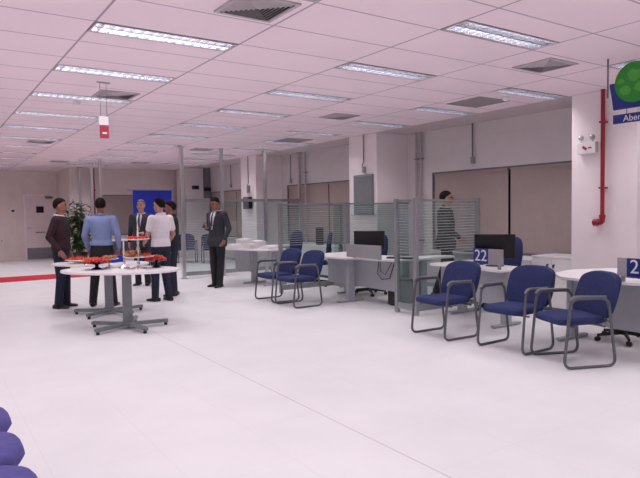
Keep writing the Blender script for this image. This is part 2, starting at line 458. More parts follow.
# ------------------------------------------------------------------ ceiling vents and small fittings
def make_diffuser(s=.48):
    r = thing('air_diffuser', 'square air diffuser', 'air vent', (0, 0, H))
    a = MB(); h = s / 2
    for k, (o_, z) in enumerate([(0, -.006)]):
        a.bx(-h, h, -h, -h + .03, -.012, 0); a.bx(-h, h, h - .03, h, -.012, 0); a.bx(-h, -h + .03, -h + .03, h - .03, -.012, 0); a.bx(h - .03, h, -h + .03, h - .03, -.012, 0)
    a.build('frame', M['vent'], r)
    MB().bx(-h + .03, h - .03, -h + .03, h - .03, -.002, 0).build('backing', M['ventdark'], r)
    v = MB()   # four fans of blades, one to each side
    for q in range(4):
        R_ = Matrix.Rotation(q * PI / 2, 4, 'Z')
        for k in range(7):
            d_ = (h - .045) * (1 - k / 7.); w = d_ * 2 * .96
            n0 = len(v.bm.verts); v.bm.verts.ensure_lookup_table()
            before = set(v.bm.verts)
            v.box((0, -d_, -.012), (w, .022, .0025), rx=-.75 if q in (0, 1) else -.75)
            bmesh.ops.transform(v.bm, matrix=R_, verts=[x for x in v.bm.verts if x not in before])
    v.build('blades', M['vent'], r)
    return r
dv = make_diffuser()
for k, (i, j, lab) in enumerate([(.745, -1.5, 'square ceiling air diffuser nearest the camera, at the top edge'), (3.51, -1.5, 'square air diffuser in the ceiling left of the hanging sign'),
        (3.55, 4.6, 'square air diffuser between the middle and right light rows, farther from the camera'), (.735, 4.55, 'square air diffuser beside the hanging red exit sign'),
        (.735, 13.55, 'square air diffuser far back in the left light row'), (3.55, 13.55, 'far air diffuser above the glass partition poles'), (1.7, 20.9, 'farthest air diffuser over the red carpet'), (3.4, 20.2, 'far air diffuser in front of the blue banner')]):
    loc = (cx(i), cy(j), H)
    if k == 0: dv.location = loc; dv['label'] = lab; dv['group'] = 'air diffusers'
    else: dup(dv, loc, None, lab, 'air diffusers')
def make_grille():
    r = thing('return_grille', 'x', 'air vent', (0, 0, H)); s = .31
    a = MB(); a.bx(-s, s, -s, -s + .02, -.008, 0); a.bx(-s, s, s - .02, s, -.008, 0); a.bx(-s, -s + .02, -s + .02, s - .02, -.008, 0); a.bx(s - .02, s, -s + .02, s - .02, -.008, 0)
    a.build('frame', M['grille'], r)
    MB().bx(-s + .02, s - .02, -s + .02, s - .02, -.003, 0).build('mesh_panel', M['grille'], r)
    return r
g0 = make_grille(); g0.location = (cx(4.36), cy(1.45), H); g0['label'] = 'flat grey return grille nearest the right ceiling edge'; g0['group'] = 'return grilles'
dup(g0, (cx(4.36), cy(9.55), H), None, 'flat grey return grille farther back near the windows', 'return grilles')
sd = tag(MB().lathe([(0, -.05), (.03, -.05), (.05, -.03), (.055, 0), (0, 0)], n=16).build('smoke_detector', M['white']), 'small round smoke detector under the left light row', 'smoke detector', 'smoke detectors')
sd.location = (1.81, 8.49, H)
for loc, lab in [((6.70, 5.36, H), 'smoke detector beside the return grille near the right column'), ((6.68, 12.3, H), 'far smoke detector near the window side')]:
    c = sd.copy(); COL.objects.link(c); c.location = loc; c['label'] = lab
# hanging exit style sign
t = thing('hanging_sign', 'white and red sign hanging on two wires from the ceiling', 'sign', (1.8, 7.1, 0))
w = MB(); w.tube([(-.03, 0, 2.62), (-.03, 0, H)], .004, 6); w.tube([(.04, 0, 2.62), (.04, 0, H)], .004, 6); w.build('wire', M['alu'], t)
MB().bx(-.055, .055, -.012, .012, 2.53, 2.63, bev=.005).build('header', M['white'], t)
b_ = MB(); b_.bx(-.045, .055, -.01, .01, 2.38, 2.53, bev=.003); b_.build('sign_board', M['redsign'], t)
a_ = MB(); a_.bx(-.02, .03, -.013, -.01, 2.43, 2.447); a_.build('arrow_mark', M['white'], t)
mt = MB(); mt.bx(-.06, .08, -.015, .015, H - .012, H); mt.build('mount', M['alu'], t)
# ------------------------------------------------------------------ visitor chairs (front towards local -X)
def make_visitor_chair():
    r = thing('visitor_chair', 'x', 'chair')
    s = MB()
    ring = lambda k, z: [(x, y, z) for x, y in smooth_poly([(-.27 * k - .01, -.24 * k), (-.27 * k - .01, .24 * k), (.22 * k, .23 * k), (.22 * k, -.23 * k)], .09, 5)]
    rows = [ring(.90, .395), ring(.98, .405), ring(1., .425), ring(.99, .452), ring(.93, .468), ring(.6, .474)]
    vs = [[s.bm.verts.new(p) for p in row] for row in rows]
    n = len(vs[0])
    for a, b in zip(vs, vs[1:]):
        for k in range(n): s.bm.faces.new((a[k], a[(k + 1) % n], b[(k + 1) % n], b[k]))
    s.bm.faces.new(vs[0][::-1]); s.bm.faces.new(vs[-1])
    s.build('seat', M['blue'], r, True)
    # backrest: rounded shield, hollowed a little, leaning back
    b = MB(); out = smooth_poly([(-.255, -.02), (.255, -.02), (.285, .20), (.265, .42), (.13, .475), (-.13, .475), (-.265, .42), (-.285, .20)], .15, 6)
    def P(u, v, dpt): return (.195 + v * .27 + dpt - .35 * u * u, u, .455 + v * .87)
    m = len(out); lay = []
    for sc, dd in [(.86, -.012), (.97, -.004), (1., .018), (1., .06), (.96, .075), (.85, .082)]:
        lay.append([b.bm.verts.new(P(u * sc, .25 + (v - .25) * sc, dd)) for u, v in out])
    for A, B in zip(lay, lay[1:]):
        for k in range(m): b.bm.faces.new((A[k], A[(k + 1) % m], B[(k + 1) % m], B[k]))
    for lay_, sg in ((lay[0], -.016), (lay[-1], .084)):
        c0 = [b.bm.verts.new(P(u * .45, .25 + (v - .25) * .45, sg)) for u, v in out]; cc = b.bm.verts.new(P(0, .25, sg))
        for k in range(m):
            b.bm.faces.new((lay_[k], lay_[(k + 1) % m], c0[(k + 1) % m], c0[k])); b.bm.faces.new((c0[k], c0[(k + 1) % m], cc))
    b.build('backrest', M['blue'], r, True)
    for sy in (-1, 1):
        y = sy * .285
        f = MB(); f.tube(arc_corner([(-.27, y, .014), (.27, y, .014), (.185, y, .655), (-.20, y, .655)], .085, 6), .014, 10, True)
        f.build('side_frame', M['frame'], r, True)
        a = MB(); a.tube(arc_corner([(.16, y, .664), (-.17, y, .668), (-.215, y, .63)], .06, 5, False), [.012] + [.021] * 6 + [.014], 10)
        a.build('armrest', M['frame'], r, True)
    x_ = MB(); x_.tube([(-.15, -.285, .39), (-.15, .285, .39)], .011, 8); x_.tube([(.15, -.285, .385), (.15, .285, .385)], .011, 8)
    x_.tube([(.15, -.13, .385), (.27, -.13, .40), (.36, -.13, .66)], .011, 8); x_.tube([(.15, .13, .385), (.27, .13, .40), (.36, .13, .66)], .011, 8); x_.tube([(.20, -.285, .43), (.20, .285, .43)], .010, 8)
    x_.build('cross_frame', M['frame'], r, True)
    return r
vc = make_visitor_chair()
R = math.radians
def facing(deg): return R(deg - 180)
chairs = [((5.24, 3.41), 157, 'blue upholstered sled-base armchair nearest the camera, standing turned, in front of the right desk'),
          ((5.27, 4.10), 181, 'middle one of the three blue visitor armchairs at the right, right of the 22 sign'),
          ((5.16, 5.03), 177, 'blue visitor armchair below the near striped partition, left of the 22 sign'),
          ((5.0, 8.08), 180, 'right one of the pair of blue visitor chairs by the far desk'),
          ((5.0, 8.77), 180, 'left one of the pair of blue visitor chairs by the far desk')]
for k, ((x, y), a, lab) in enumerate(chairs):
    if k == 0: vc.location = (x, y, 0); vc.rotation_euler = (0, 0, facing(a)); vc['label'] = lab; vc['group'] = 'blue visitor armchairs'
    else: dup(vc, (x, y, 0), facing(a), lab, 'blue visitor armchairs')
for (x, y), lab in [((6.75, 17.35), 'left dark blue chair seen through the far glass partition'), ((7.32, 16.75), 'right dark blue chair seen through the far glass partition behind the man on the phone')]:
    dup(vc, (x, y, 0), facing(255), lab, 'blue visitor armchairs')

# ------------------------------------------------------------------ office chairs (front towards local -X)
def make_office_chair():
    r = thing('office_chair', 'x', 'office chair')
    s = MB()
    s.loft([(-.02, 0, .44, .21, .20), (-.02, 0, .45, .245, .24), (-.02, 0, .48, .255, .25), (-.02, 0, .505, .245, .24), (-.02, 0, .515, .16, .16)], 28, p=3.2); s.build('seat', M['blue'], r, True)
    b = MB()
    out = smooth_poly([(-.19, 0), (.19, 0), (.235, .25), (.20, .46), (.09, .52), (-.09, .52), (-.20, .46), (-.235, .25)], .12, 5)
    def P(u, v, d_): return (.23 + v * .13 + d_ - .5 * u * u, u, .56 + v)
    lay = [[b.bm.verts.new(P(u * sc, .26 + (v - .26) * sc, dd)) for u, v in out] for sc, dd in [(.5, -.01), (.9, -.006), (1, .015), (1, .035), (.9, .05), (.5, .052)]]
    m = len(out)
    for A, B in zip(lay, lay[1:]):
        for k in range(m): b.bm.faces.new((A[k], A[(k + 1) % m], B[(k + 1) % m], B[k]))
    b.bm.faces.new(lay[0][::-1]); b.bm.faces.new(lay[-1]); b.build('backrest', M['blue'], r, True)
    k_ = MB(); k_.tube(arc_corner([(.05, 0, .43), (.27, 0, .43), (.31, 0, .75)], .08, 5, False), .018, 8); k_.build('back_bar', M['black'], r, True)
    g = MB(); g.lathe([(.025, .10), (.025, .30), (.018, .30), (.018, .44), (0, .44)], n=12); g.box((0, 0, .43), (.2, .18, .02)); g.build('gas_column', M['black'], r, True)
    st = MB()
    for q in range(5):
        a = 2 * PI * q / 5 + .3
        st.tube([(0, 0, .10), (.30 * math.cos(a), .30 * math.sin(a), .07)], [.028, .015], 8)
    st.lathe([(0, .07), (.045, .07), (.04, .13), (0, .13)], n=12); st.build('star_base', M['black'], r, True)
    for q in range(5):
        a = 2 * PI * q / 5 + .3; c = MB()
        for e in (-.013, .013):
            n0 = set(c.bm.verts); c.lathe([(0, -.009), (.027, -.009), (.027, .009), (0, .009)], n=12)
            bmesh.ops.transform(c.bm, matrix=Matrix.Translation((.30 * math.cos(a), .30 * math.sin(a), .028)) @ Matrix.Rotation(a + PI / 2 + .5, 4, 'Z') @ Matrix.Translation((0, e, 0)) @ Matrix.Rotation(PI / 2, 4, 'X'), verts=[v for v in c.bm.verts if v not in n0])
        c.tube([(.30 * math.cos(a), .30 * math.sin(a), .03), (.30 * math.cos(a), .30 * math.sin(a), .075)], .008, 6)
        c.build('caster', M['black'], r)
    for sy in (-1, 1):
        am = MB(); am.tube(arc_corner([(.0, sy * .2, .44), (0, sy * .29, .45), (0, sy * .29, .66)], .05, 4, False), .014, 8); am.box((-.02, sy * .29, .675), (.24, .05, .03), bev=.01); am.build('armrest', M['black'], r, True)
    return r
oc = make_office_chair()
offs = [((7.02, 5.77), 176, 'blue office chair behind the monitor of desk 22'), ((6.62, 8.30), 190, 'blue office chair behind the monitor of the far desk with the grey box'),
        ((6.68, 11.25), 185, 'blue office chair behind glass beyond the pair of visitor chairs'), ((6.62, 10.0), 150, 'blue office chair behind glass left of the wide partition post'),
        ((6.50, 3.58), 92, 'office chair tucked under the nearest desk at the right edge')]
for k, ((x, y), a, lab) in enumerate(offs):
    if k == 0: oc.location = (x, y, 0); oc.rotation_euler = (0, 0, facing(a)); oc['label'] = lab; oc['group'] = 'office chairs'
    else: dup(oc, (x, y, 0), facing(a), lab, 'office chairs')

# ------------------------------------------------------------------ beam seating at the lower left corner of the picture
bs = thing('beam_seating', 'row of violet blue waiting seats on a beam in the lower left corner', 'waiting seats', (0, 0, 0))
for k, y in enumerate((2.10, 2.57, 3.04, 3.51)):
    s = MB(); out = smooth_poly([(-.12, -.226), (.235, -.226), (.36, -.12), (.36, .12), (.235, .226), (-.12, .226)], .20, 7)
    lay = [[s.bm.verts.new((x * sc, y + yy * sc, z)) for x, yy in out] for sc, z in [(.80, .375), (.95, .39), (1., .42), (.985, .445), (.94, .466), (.82, .478), (.4, .482)]]
    m = len(out)
    for A, B in zip(lay, lay[1:]):
        for q in range(m): s.bm.faces.new((A[q], A[(q + 1) % m], B[(q + 1) % m], B[q]))
    s.bm.faces.new(lay[0][::-1]); s.bm.faces.new(lay[-1]); s.build('seat', M['blues'], bs, True)
    b = MB(); b.loft([(-.16, y, .47, .025, .18), (-.175, y, .55, .03, .21), (-.20, y, .75, .03, .212), (-.215, y, .84, .025, .18), (-.217, y, .86, .012, .10)], 24, p=2.6); b.build('backrest', M['blues'], bs, True)
    a_ = MB(); a_.tube([(-.03, y, .39), (-.20, y, .39), (-.215, y, .60)], .016, 8); a_.build('bracket', M['frame'], bs)
bm_ = MB(); bm_.bx(-.05, .02, 1.55, 3.66, .32, .375); bm_.build('beam', M['frame'], bs)
for y in (2.3, 3.28):
    l_ = MB(); l_.bx(-.035, .005, y - .03, y + .03, .03, .32); l_.box((0, y, .018), (.46, .05, .036), bev=.01); l_.build('leg', M['frame'], bs)

# ------------------------------------------------------------------ workstations
ZT = .745
def desk(label, poly, panels, peds, r=.13, shade=None):
    t = thing('office_desk', label, 'desk', (0, 0, 0), 0, 'service desks')
    MB().prism(smooth_poly(poly, r, 5), ZT - .028, ZT, bev=.006).build('worktop', M['whitelam'], t)
    for (x0, y0, x1, y1, z0, z1) in panels:
        L = math.hypot(x1 - x0, y1 - y0)
        MB().box(((x0 + x1) / 2, (y0 + y1) / 2, (z0 + z1) / 2), (L, .022, z1 - z0), rz=math.atan2(y1 - y0, x1 - x0), bev=.003).build('modesty_panel', M['deskgrey'], t)
    for (x, y, rz) in peds:
        p = MB()
        p.box((x, y, .375), (.14, .07, .68), rz=rz, bev=.012); p.box((x, y, .70), (.30, .09, .034), rz=rz, bev=.006)
        l = p.build('leg', M['deskgrey'], t)
        MB().box((x, y, .022), (.52, .075, .034), rz=rz, bev=.012).build('foot', M['deskgrey'], l)
        f = MB()
        for e in (-.23, .23): f.lathe([(0, 0), (.022, 0), (.022, .006), (0, .006)], c=(x + e * math.cos(rz), y + e * math.sin(rz), 0), n=10)
        f.build('levelling_foot', M['black'], l)
    return t
d22 = desk('white-topped grey desk carrying the 22 sign, behind the blue chairs', [(5.90, 6.10), (6.80, 6.10), (6.80, 5.75), (6.48, 5.55), (6.45, 5.0), (6.32, 4.76), (5.82, 4.76), (5.93, 5.25), (5.96, 5.65)],
     [(6.10, 6.0, 6.10, 4.86, .27, .70)], [(6.16, 4.93, 0), (6.5, 5.98, 0)])
d23 = desk('white-topped grey desk nearest the camera at the right edge', [(5.80, 3.94), (6.15, 4.22), (6.60, 4.30), (7.15, 4.02), (7.15, 3.82), (6.27, 3.66), (6.2, 3.2), (6.40, 2.98), (6.36, 2.1), (5.86, 2.1), (5.86, 3.1), (5.76, 3.4)],
     [(6.12, 3.98, 6.10, 2.15, .20, .70)], [(6.16, 4.0, 0), (6.12, 2.25, 0)])
d21 = desk('long curved white desk with grey box and monitor, behind the pair of visitor chairs', [(5.62, 8.2), (5.75, 8.68), (6.1, 8.88), (7.25, 8.88), (7.25, 8.68), (6.55, 8.55), (6.42, 7.9), (6.55, 7.28), (7.25, 7.06), (7.25, 6.76), (6.0, 6.76), (5.82, 7.15), (5.82, 7.60), (5.64, 7.80)],
     [(6.06, 8.75, 6.06, 6.85, .24, .70)], [(5.88, 7.86, 0), (6.6, 6.9, 0), (6.5, 8.72, 0)])
d20 = desk('white-topped grey desk with papers, behind the man in the suit on the phone', [(5.36, 11.4), (5.40, 11.85), (5.6, 11.97), (7.2, 11.97), (7.2, 11.72), (6.3, 11.5), (6.25, 10.45), (5.72, 10.45), (5.50, 10.9)],
     [(5.74, 11.88, 5.82, 11.32, .24, .70)], [(5.86, 11.22, 0), (6.02, 10.62, 0)])
bin_ = thing('waste_bin', 'black waste bin under the desk with papers', 'bin', (6.25, 10.95, 0))
w = MB(); w.lathe([(0, 0), (.11, 0), (.13, .28), (.122, .28), (.105, .012), (0, .012)], n=20); w.build('body', M['black'], bin_, True)
w = MB(); w.lathe([(.122, .275), (.136, .275), (.136, .292), (.122, .292), (.122, .275)], n=20); w.build('rim', M['black'], bin_, True)
cp = thing('desktop_computer', 'black computer tower on the cabinet behind the far glass', 'computer', (6.80, 7.95, .0))
MB().bx(-.2, .2, -.09, .09, .012, .40, bev=.006).build('case', M['black'], cp)
for e in (-.15, .15): MB().bx(e - .02, e + .02, -.08, .08, 0, .012).build('foot', M['black'], cp)
cp.location = (7.86, 11.70, .72); cp.rotation_euler = (0, 0, R(57))
cp2 = dup(cp, (6.30, 7.08, 0), 0., 'black computer tower under the far desk by the grey box')
# monitors
def make_monitor():
    r = thing('monitor', 'x', 'monitor')
    MB().bx(-.02, .012, -.26, .26, .10, .42, bev=.006).build('housing', M['black'], r)
    MB().bx(-.0235, -.02, -.245, .245, .115, .405).build('screen', M['screen'], r)
    s = MB(); s.box((.035, 0, .13), (.03, .06, .24)); s.build('neck', M['black'], r)
    b = MB(); b.lathe([(0, 0), (.12, 0), (.115, .012), (0, .014)], n=24, sx=.8); b.build('stand', M['black'], r, True)
    return r
mo = make_monitor()
# the screens are turned square to the room's entrance side
mons = [((6.27, 5.20), 38, 'dark monitor behind the blue 22 sign'), ((6.18, 7.72), 40, 'dark monitor above the grey privacy box on the far desk'), ((6.20, 2.88), 20, 'dark monitor at the right edge of the picture')]
for k, ((x, y), a, lab) in enumerate(mons):
    z = ZT
    if k == 0: mo.location = (x, y, z); mo.rotation_euler = (0, 0, R(a)); mo['label'] = lab; mo['group'] = 'monitors'
    else: dup(mo, (x, y, z), R(a), lab, 'monitors')
# number signs
def number_sign(label, x, y0, y1, z0, z1, ysplit, txt, blue_first, ytext, size):
    t = thing('number_sign', label, 'sign', (0, 0, 0), 0, 'counter number signs')
    a, b = (y0, ysplit) if blue_first else (ysplit, y1)
    c, e = (ysplit, y1) if blue_first else (y0, ysplit)
    MB().bx(x - .008, x + .008, a, b, z0, z1, bev=.003).build('number_plate', M['signblue'], t)
    MB().bx(x - .004, x + .004, c, e, z0, z1, bev=.002).build('acrylic_panel', M['clearp'], t)
    for yy in (y0 + .06 * (1 if y1 > y0 else -1), y1 - .06 * (1 if y1 > y0 else -1)):
        MB().bx(x - .012, x + .012, yy - .02, yy + .02, ZT, z0 + .01).build('bracket', M['alu'], t)
    me = text_mesh(txt, size, .0015); me.materials.append(M['white'])
    o = link('numerals', me, t); o.matrix_local = Matrix.Translation((x - .0105, ytext, z0 + (z1 - z0) * .20)) @ Matrix.Rotation(-PI / 2, 4, 'Z') @ Matrix.Rotation(PI / 2, 4, 'X')
    return t
number_sign('blue number sign reading 22 with grey acrylic half, on the middle desk', 5.93, 5.255, 4.785, .80, .995, 5.02, '22', True, 5.235, .205)
number_sign('blue number sign beginning with 2 at the right edge of the picture', 5.875, 3.315, 2.90, .80, .985, 3.215, '23', False, 3.185, .195)
pb = thing('privacy_box', 'grey privacy panel in front of the far monitor', 'desk screen', (0, 0, 0))
MB().box((5.73, 7.31, .865), (.012, .87, .21), rz=0, bev=.003).build('front_panel', M['acry'], pb)
for yy in (7.0, 7.62): MB().bx(5.735, 5.80, yy - .02, yy + .02, .76, .80).build('bracket', M['alu'], pb)
for yy in (7.0, 7.62): MB().bx(5.78, 5.80, yy - .02, yy + .02, ZT, .80).build('bracket', M['alu'], pb)
cb_ = MB(); cb_.tube([(6.03, 7.30, .70), (5.98, 7.27, .50), (5.97, 7.15, .42), (5.98, 6.98, .45), (6.03, 6.92, .70)], .008, 6); cb_.tube([(6.03, 7.26, .70), (5.975, 7.2, .55), (5.975, 7.08, .50), (6.03, 6.98, .70)], .006, 6)
tag(cb_.build('power_cable', M['black']), 'black cable looping down in front of the far desk panel', 'cable')
# keyboard and phone-like small things on the far desks
for (x, y, lab) in [(6.2, 6.98, 'black keyboard on the far desk near the glass post'), (6.25, 5.62, 'black keyboard on desk 22')]:
    k = thing('keyboard', lab, 'keyboard', (x, y, ZT), .4); MB().box((0, 0, .010), (.14, .42, .02), bev=.004).build('body', M['black'], k)
    kk = MB()
    for a in range(5):
        for b in range(14): kk.box((-.05 + .025 * a, -.19 + .029 * b, .022), (.019, .022, .006))
    kk.build('keys', M['alud'], k)
# papers and bags on the far desk
for k, (x, y, w_, l_, hh, rz) in enumerate([(5.56, 11.60, .22, .32, .07, .1), (5.92, 11.80, .30, .22, .17, -.05), (5.74, 11.16, .21, .30, .09, .1), (5.98, 10.80, .22, .31, .05, .1), (6.02, 11.40, .28, .3, .14, .1)]):
    p = thing('paper_stack', ['loose white paper stack nearest the man on the phone', 'tallest white paper pile at the back of the far desk', 'white paper stack in the middle of the far desk', 'thin white paper stack at the right end of the far desk', 'white paper pile leaning at the desk centre'][k], 'papers', (x, y, ZT), rz, 'papers on the far desk')
    q = MB(); n = max(3, int(hh / .012)); 
    for i in range(n): q.box((random.uniform(-.012, .012), random.uniform(-.012, .012), hh * (i + .5) / n), (w_, l_, hh / n * .96), rz=random.uniform(-.12, .12))
    q.build('sheets', M['paper'], p)
    c_ = MB(); c_.box((.01, .0, hh + .006), (w_ * .8, l_ * .6, .010), rz=.3, rx=.04); c_.build('top_sheet', M['paper'], p)
# low cabinets under the windows
def cabinet(label, x0, x1, y0, y1, z):
    t = thing('low_cabinet', label, 'cabinet', (0, 0, 0), 0, 'low cabinets under the windows')
    MB().bx(x0, x1, y0, y1, .06, z - .028, bev=.004).build('body', M['whitelam'], t)
    MB().bx(x0 - .015, x1, y0 - .01, y1 + .01, z - .028, z, bev=.005).build('top', M['whitelam'], t)
    MB().bx(x0 + .02, x1, y0 + .01, y1 - .01, 0, .06).build('plinth', M['alud'], t)
    h = (y0 + y1) / 2
    for a, b, e in ((y0 + .005, h - .003, h - .05), (h + .003, y1 - .005, h + .05)):
        dd = MB().bx(x0 - .018, x0, a, b, .07, z - .035, bev=.003).build('door', M['white'], t)
        k = MB(); k.tube([(x0 - .018, e, z - .12), (x0 - .045, e, z - .12)], .008, 8); k.box((x0 - .05, e, z - .14), (.006, .022, .05)); k.build('lock', M['key'], dd)
    return t
cabinet('white low cabinet with key in its lock, beside the right column', 7.55, 8.10, 4.90, 5.56, .80)
cabinet('white low cabinet under the blinds behind desk 22', 7.62, 8.10, 5.62, 6.7, .72)
cabinet('white low cabinet behind the far glass, carrying a black computer tower', 7.55, 8.10, 10.4, 12.3, .72)

# ------------------------------------------------------------------ glass partitions
def partition(label, p0, p1, ztop=1.65, zbot=.06, stripes=(.88, 1.60), posts=(True, True), w=.06, rail=.03):
    p0 = Vector((*p0, 0)); p1 = Vector((*p1, 0)); L = (p1 - p0).length; a = math.atan2(p1.y - p0.y, p1.x - p0.x)
    t = thing('glass_partition', label, 'partition', p0, a, 'glass partitions')
    for k, x in enumerate((0, L)):
        if posts[k]: MB().bx(x - w / 2, x + w / 2, -w / 2, w / 2, 0, ztop + .015, bev=.006).build('post', M['alu'], t)
    MB().bx(w / 2, L - w / 2, -.022, .022, ztop - rail, ztop).build('top_rail', M['alu'], t)
    MB().bx(w / 2, L - w / 2, -.022, .022, zbot, zbot + .09).build('bottom_rail', M['alu'], t)
    MB().bx(w / 2, L - w / 2, -.004, .004, zbot + .09, ztop - .03).build('glass_panel', M['glass'], t)
    if stripes:
        s = MB(); z = stripes[0]
        while z < stripes[1]: s.bx(w / 2 + .005, L - w / 2 - .005, -.0058, -.0052, z, z + .008); z += .041
        s.build('frosted_stripes', M['frost'], t)
    return t
partition('glass partition with frosted stripes in front of the walking man in the suit', (5.80, 6.20), (7.08, 6.20))
partition('narrow glass return panel at the left end of the near partition', (5.80, 6.60), (5.80, 6.23), posts=(True, False))
partition('glass partition behind the pair of blue visitor chairs', (5.48, 9.45), (6.84, 9.45))
partition('short glass link between the two far partitions', (6.64, 9.42), (6.64, 8.97), posts=(False, True), w=.09)
partition('glass partition crossing in front of the white column with the grey panel', (6.69, 8.97), (8.22, 8.97), posts=(False, False))
# far partition with ceiling-high poles
for k, (a, b, lab) in enumerate([(5.0, 5.99, 'far striped glass panel behind the man on the phone'), (5.99, 7.16, 'far striped glass panel behind the desk with papers'), (7.16, 8.2, 'far striped glass panel next to the window wall')]):
    partition(lab, (a, 13.05), (b, 13.05), 1.83, .06, (.42, 1.30), (False, False), rail=.065)
def pole(label, x, y, s=.07):
    t = thing('service_pole', label, 'pole', (x, y, 0), 0, 'floor to ceiling poles')
    MB().bx(-s / 2, s / 2, -s / 2, s / 2, .012, H - .012, bev=.008).build('shaft', M['steel'], t)
    MB().bx(-s * .8, s * .8, -s * .8, s * .8, 0, .012).build('base_plate', M['alu'], t)
    MB().bx(-s * .8, s * .8, -s * .8, s * .8, H - .012, H).build('top_plate', M['alu'], t)
pole('floor-to-ceiling steel pole right behind the man in the white polo', 5.0, 13.05, .085)
pole('floor-to-ceiling steel pole above the head of the man on the phone', 5.99, 13.05)
pole('floor-to-ceiling steel pole in front of the far white column', 7.16, 13.05)
pole('floor-to-ceiling pole where the far partition meets the windows', 8.17, 13.05)
pole('thin bright pole left of the red pipe over the plant', 4.22, 18.2, .08)
pole('bright pole right of the red pipe over the man in the blue shirt', 4.17, 17.0, .08)
pole('leftmost thin bright pole over the plant', 4.30, 20.1, .08)
# ------------------------------------------------------------------ pipes, boxes and cords on the walls
rp = thing('fire_pipe', 'red fire pipe running down the near white column', 'pipe', (0, 0, 0))
q = MB(); q.tube([(7.385, 4.375, H), (7.385, 4.375, 1.36)], .026, 12); q.build('riser', M['red'], rp, True)
q = MB(); q.tube(arc_corner([(7.385, 4.375, 1.40), (7.385, 4.375, 1.30), (7.40, 4.47, 1.30)], .04, 5, False), .034, 12); q.lathe([(.03, 1.36), (.04, 1.36), (.04, 1.40), (.03, 1.40)], c=(7.385, 4.375, 0), n=12); q.build('elbow', M['red'], rp, True)
q = MB(); q.tube([(7.40, 4.44, 1.30), (7.40, 4.50, 1.30)], .045, 14); q.tube([(7.40, 4.50, 1.30), (7.40, 4.52, 1.30)], .02, 8); q.build('valve', M['red'], rp, True)
for z in (2.6, 1.75):
    q = MB(); q.bx(7.35, 7.45, 4.34, 4.41, z - .012, z + .012, bev=.003); q.build('clamp', M['red'], rp)
rp2 = thing('sprinkler_pipe', 'far red pipe between the bright poles over the plant', 'pipe', (4.73, 20.2, 0))
q = MB(); q.tube([(0, 0, 0), (0, 0, H)], .05, 12); q.build('riser', M['red'], rp2, True)
for z in (.8, 2.3): MB().bx(-.06, .06, -.06, .10, z - .015, z + .015).build('clamp', M['red'], rp2)
el = thing('emergency_light', 'white twin-head emergency light with red mark on the near white column', 'emergency light', (0, 0, 0))
MB().bx(7.37, 7.45, 4.47, 4.73, 2.21, 2.36, bev=.015).build('body', M['white'], el)
for y in (4.52, 4.68):
    q = MB(); q.tube([(7.40, y, 2.36), (7.39, y, 2.41)], .012, 8); q.ell((7.385, y, 2.425), (.04, .036, .036), 14, 9); q.build('lamp_head', M['steel'], el, True)
q = MB(); q.box((7.3685, 4.62, 2.285), (.002, .07, .035), rx=.6); q.box((7.3685, 4.545, 2.285), (.002, .05, .02)); q.build('red_mark', M['redsign'], el)
cd = thing('conduit_socket', 'thin conduit ending in small box beside the emergency light', 'conduit', (0, 0, 0))
q = MB(); q.tube([(7.44, 4.42, H), (7.44, 4.42, 2.44)], .010, 8); q.build('conduit', M['alu'], cd); MB().bx(7.41, 7.45, 4.38, 4.46, 2.36, 2.44, bev=.004).build('box', M['white'], cd)
gp = thing('wall_panel', 'grey rectangular panel mounted on the second white column', 'wall panel', (0, 0, 0))
MB().bx(7.40, 7.45, 9.14, 9.74, 1.42, 2.22, bev=.006).build('panel', M['acpanel'], gp)
q = MB(); q.bx(7.394, 7.40, 9.16, 9.72, 2.19, 2.205); q.bx(7.394, 7.40, 9.16, 9.72, 1.435, 1.45); q.build('edge_strip', M['alu'], gp)
def cord(label, x, y, z0, z1, box=(.05, .07, .12)):
    t = thing('wall_conduit', label, 'conduit', (0, 0, 0), 0, 'dark conduits hanging down the wall')
    q = MB(); q.tube([(x, y, H), (x, y, z1)], .012, 8); q.tube(arc_corner([(x, y, z1), (x - .02, y + .03, z1 - .08), (x - .01, y - .01, z0 + .05)], .04, 4, False), .010, 8); q.build('conduit', M['alud'], t)
    MB().box((x - .005, y - .01, z0 + .05), box, bev=.006).build('plug_box', M['alu'], t)
cord('dark conduit with plug box over the grey wall panel', 7.42, 9.42, 2.27, 2.48)
cord('dark conduit with plug box down the far white column', 7.42, 14.47, 2.08, 2.30, (.06, .10, .20))
cord('dark conduit on the window wall left of the corner pipes', 8.21, 13.55, 2.27, 2.36)
cord('dark conduit on the window wall over the walking man', 8.21, 7.30, 2.32, 2.42)
cord('dark conduit far back near the security cameras', 8.21, 17.2, 2.3, 2.4)
sp = thing('wall_speaker', 'dark box speaker on the far white column', 'speaker', (0, 0, 0))
MB().bx(7.33, 7.43, 14.27, 14.63, 1.60, 1.92, bev=.01).build('cabinet', M['black'], sp); MB().bx(7.43, 7.45, 14.4, 14.5, 1.7, 1.8).build('bracket', M['alud'], sp)
MB().bx(7.325, 7.33, 14.29, 14.61, 1.62, 1.90).build('grille', M['alud'], sp)
for k, (x, y, x2, lab) in enumerate([(8.19, 8.72, 0, 'left vertical pipe in the corner of the second column'), (8.19, 8.60, 0, 'right vertical pipe in the corner of the second column'), (8.19, 12.80, 0, 'vertical pipe on the window wall behind the far partition pole')]):
    t = thing('wall_pipe', lab, 'pipe', (x, y, 0), 0, 'vertical wall pipes'); q = MB(); q.tube([(0, 0, 0), (0, 0, H)], .024, 10); q.build('shaft', M['vent'], t, True)
    for z in (.9, 2.5): MB().bx(-.03, .06, -.035, .035, z - .01, z + .01).build('clamp', M['alud'], t)
dt = thing('cable_duct', 'dark vertical duct behind the security cameras', 'duct', (0, 0, 0)); MB().bx(8.06, 8.24, 18.86, 19.04, 2.0, H, bev=.004).build('duct', M['acpanel'], dt)
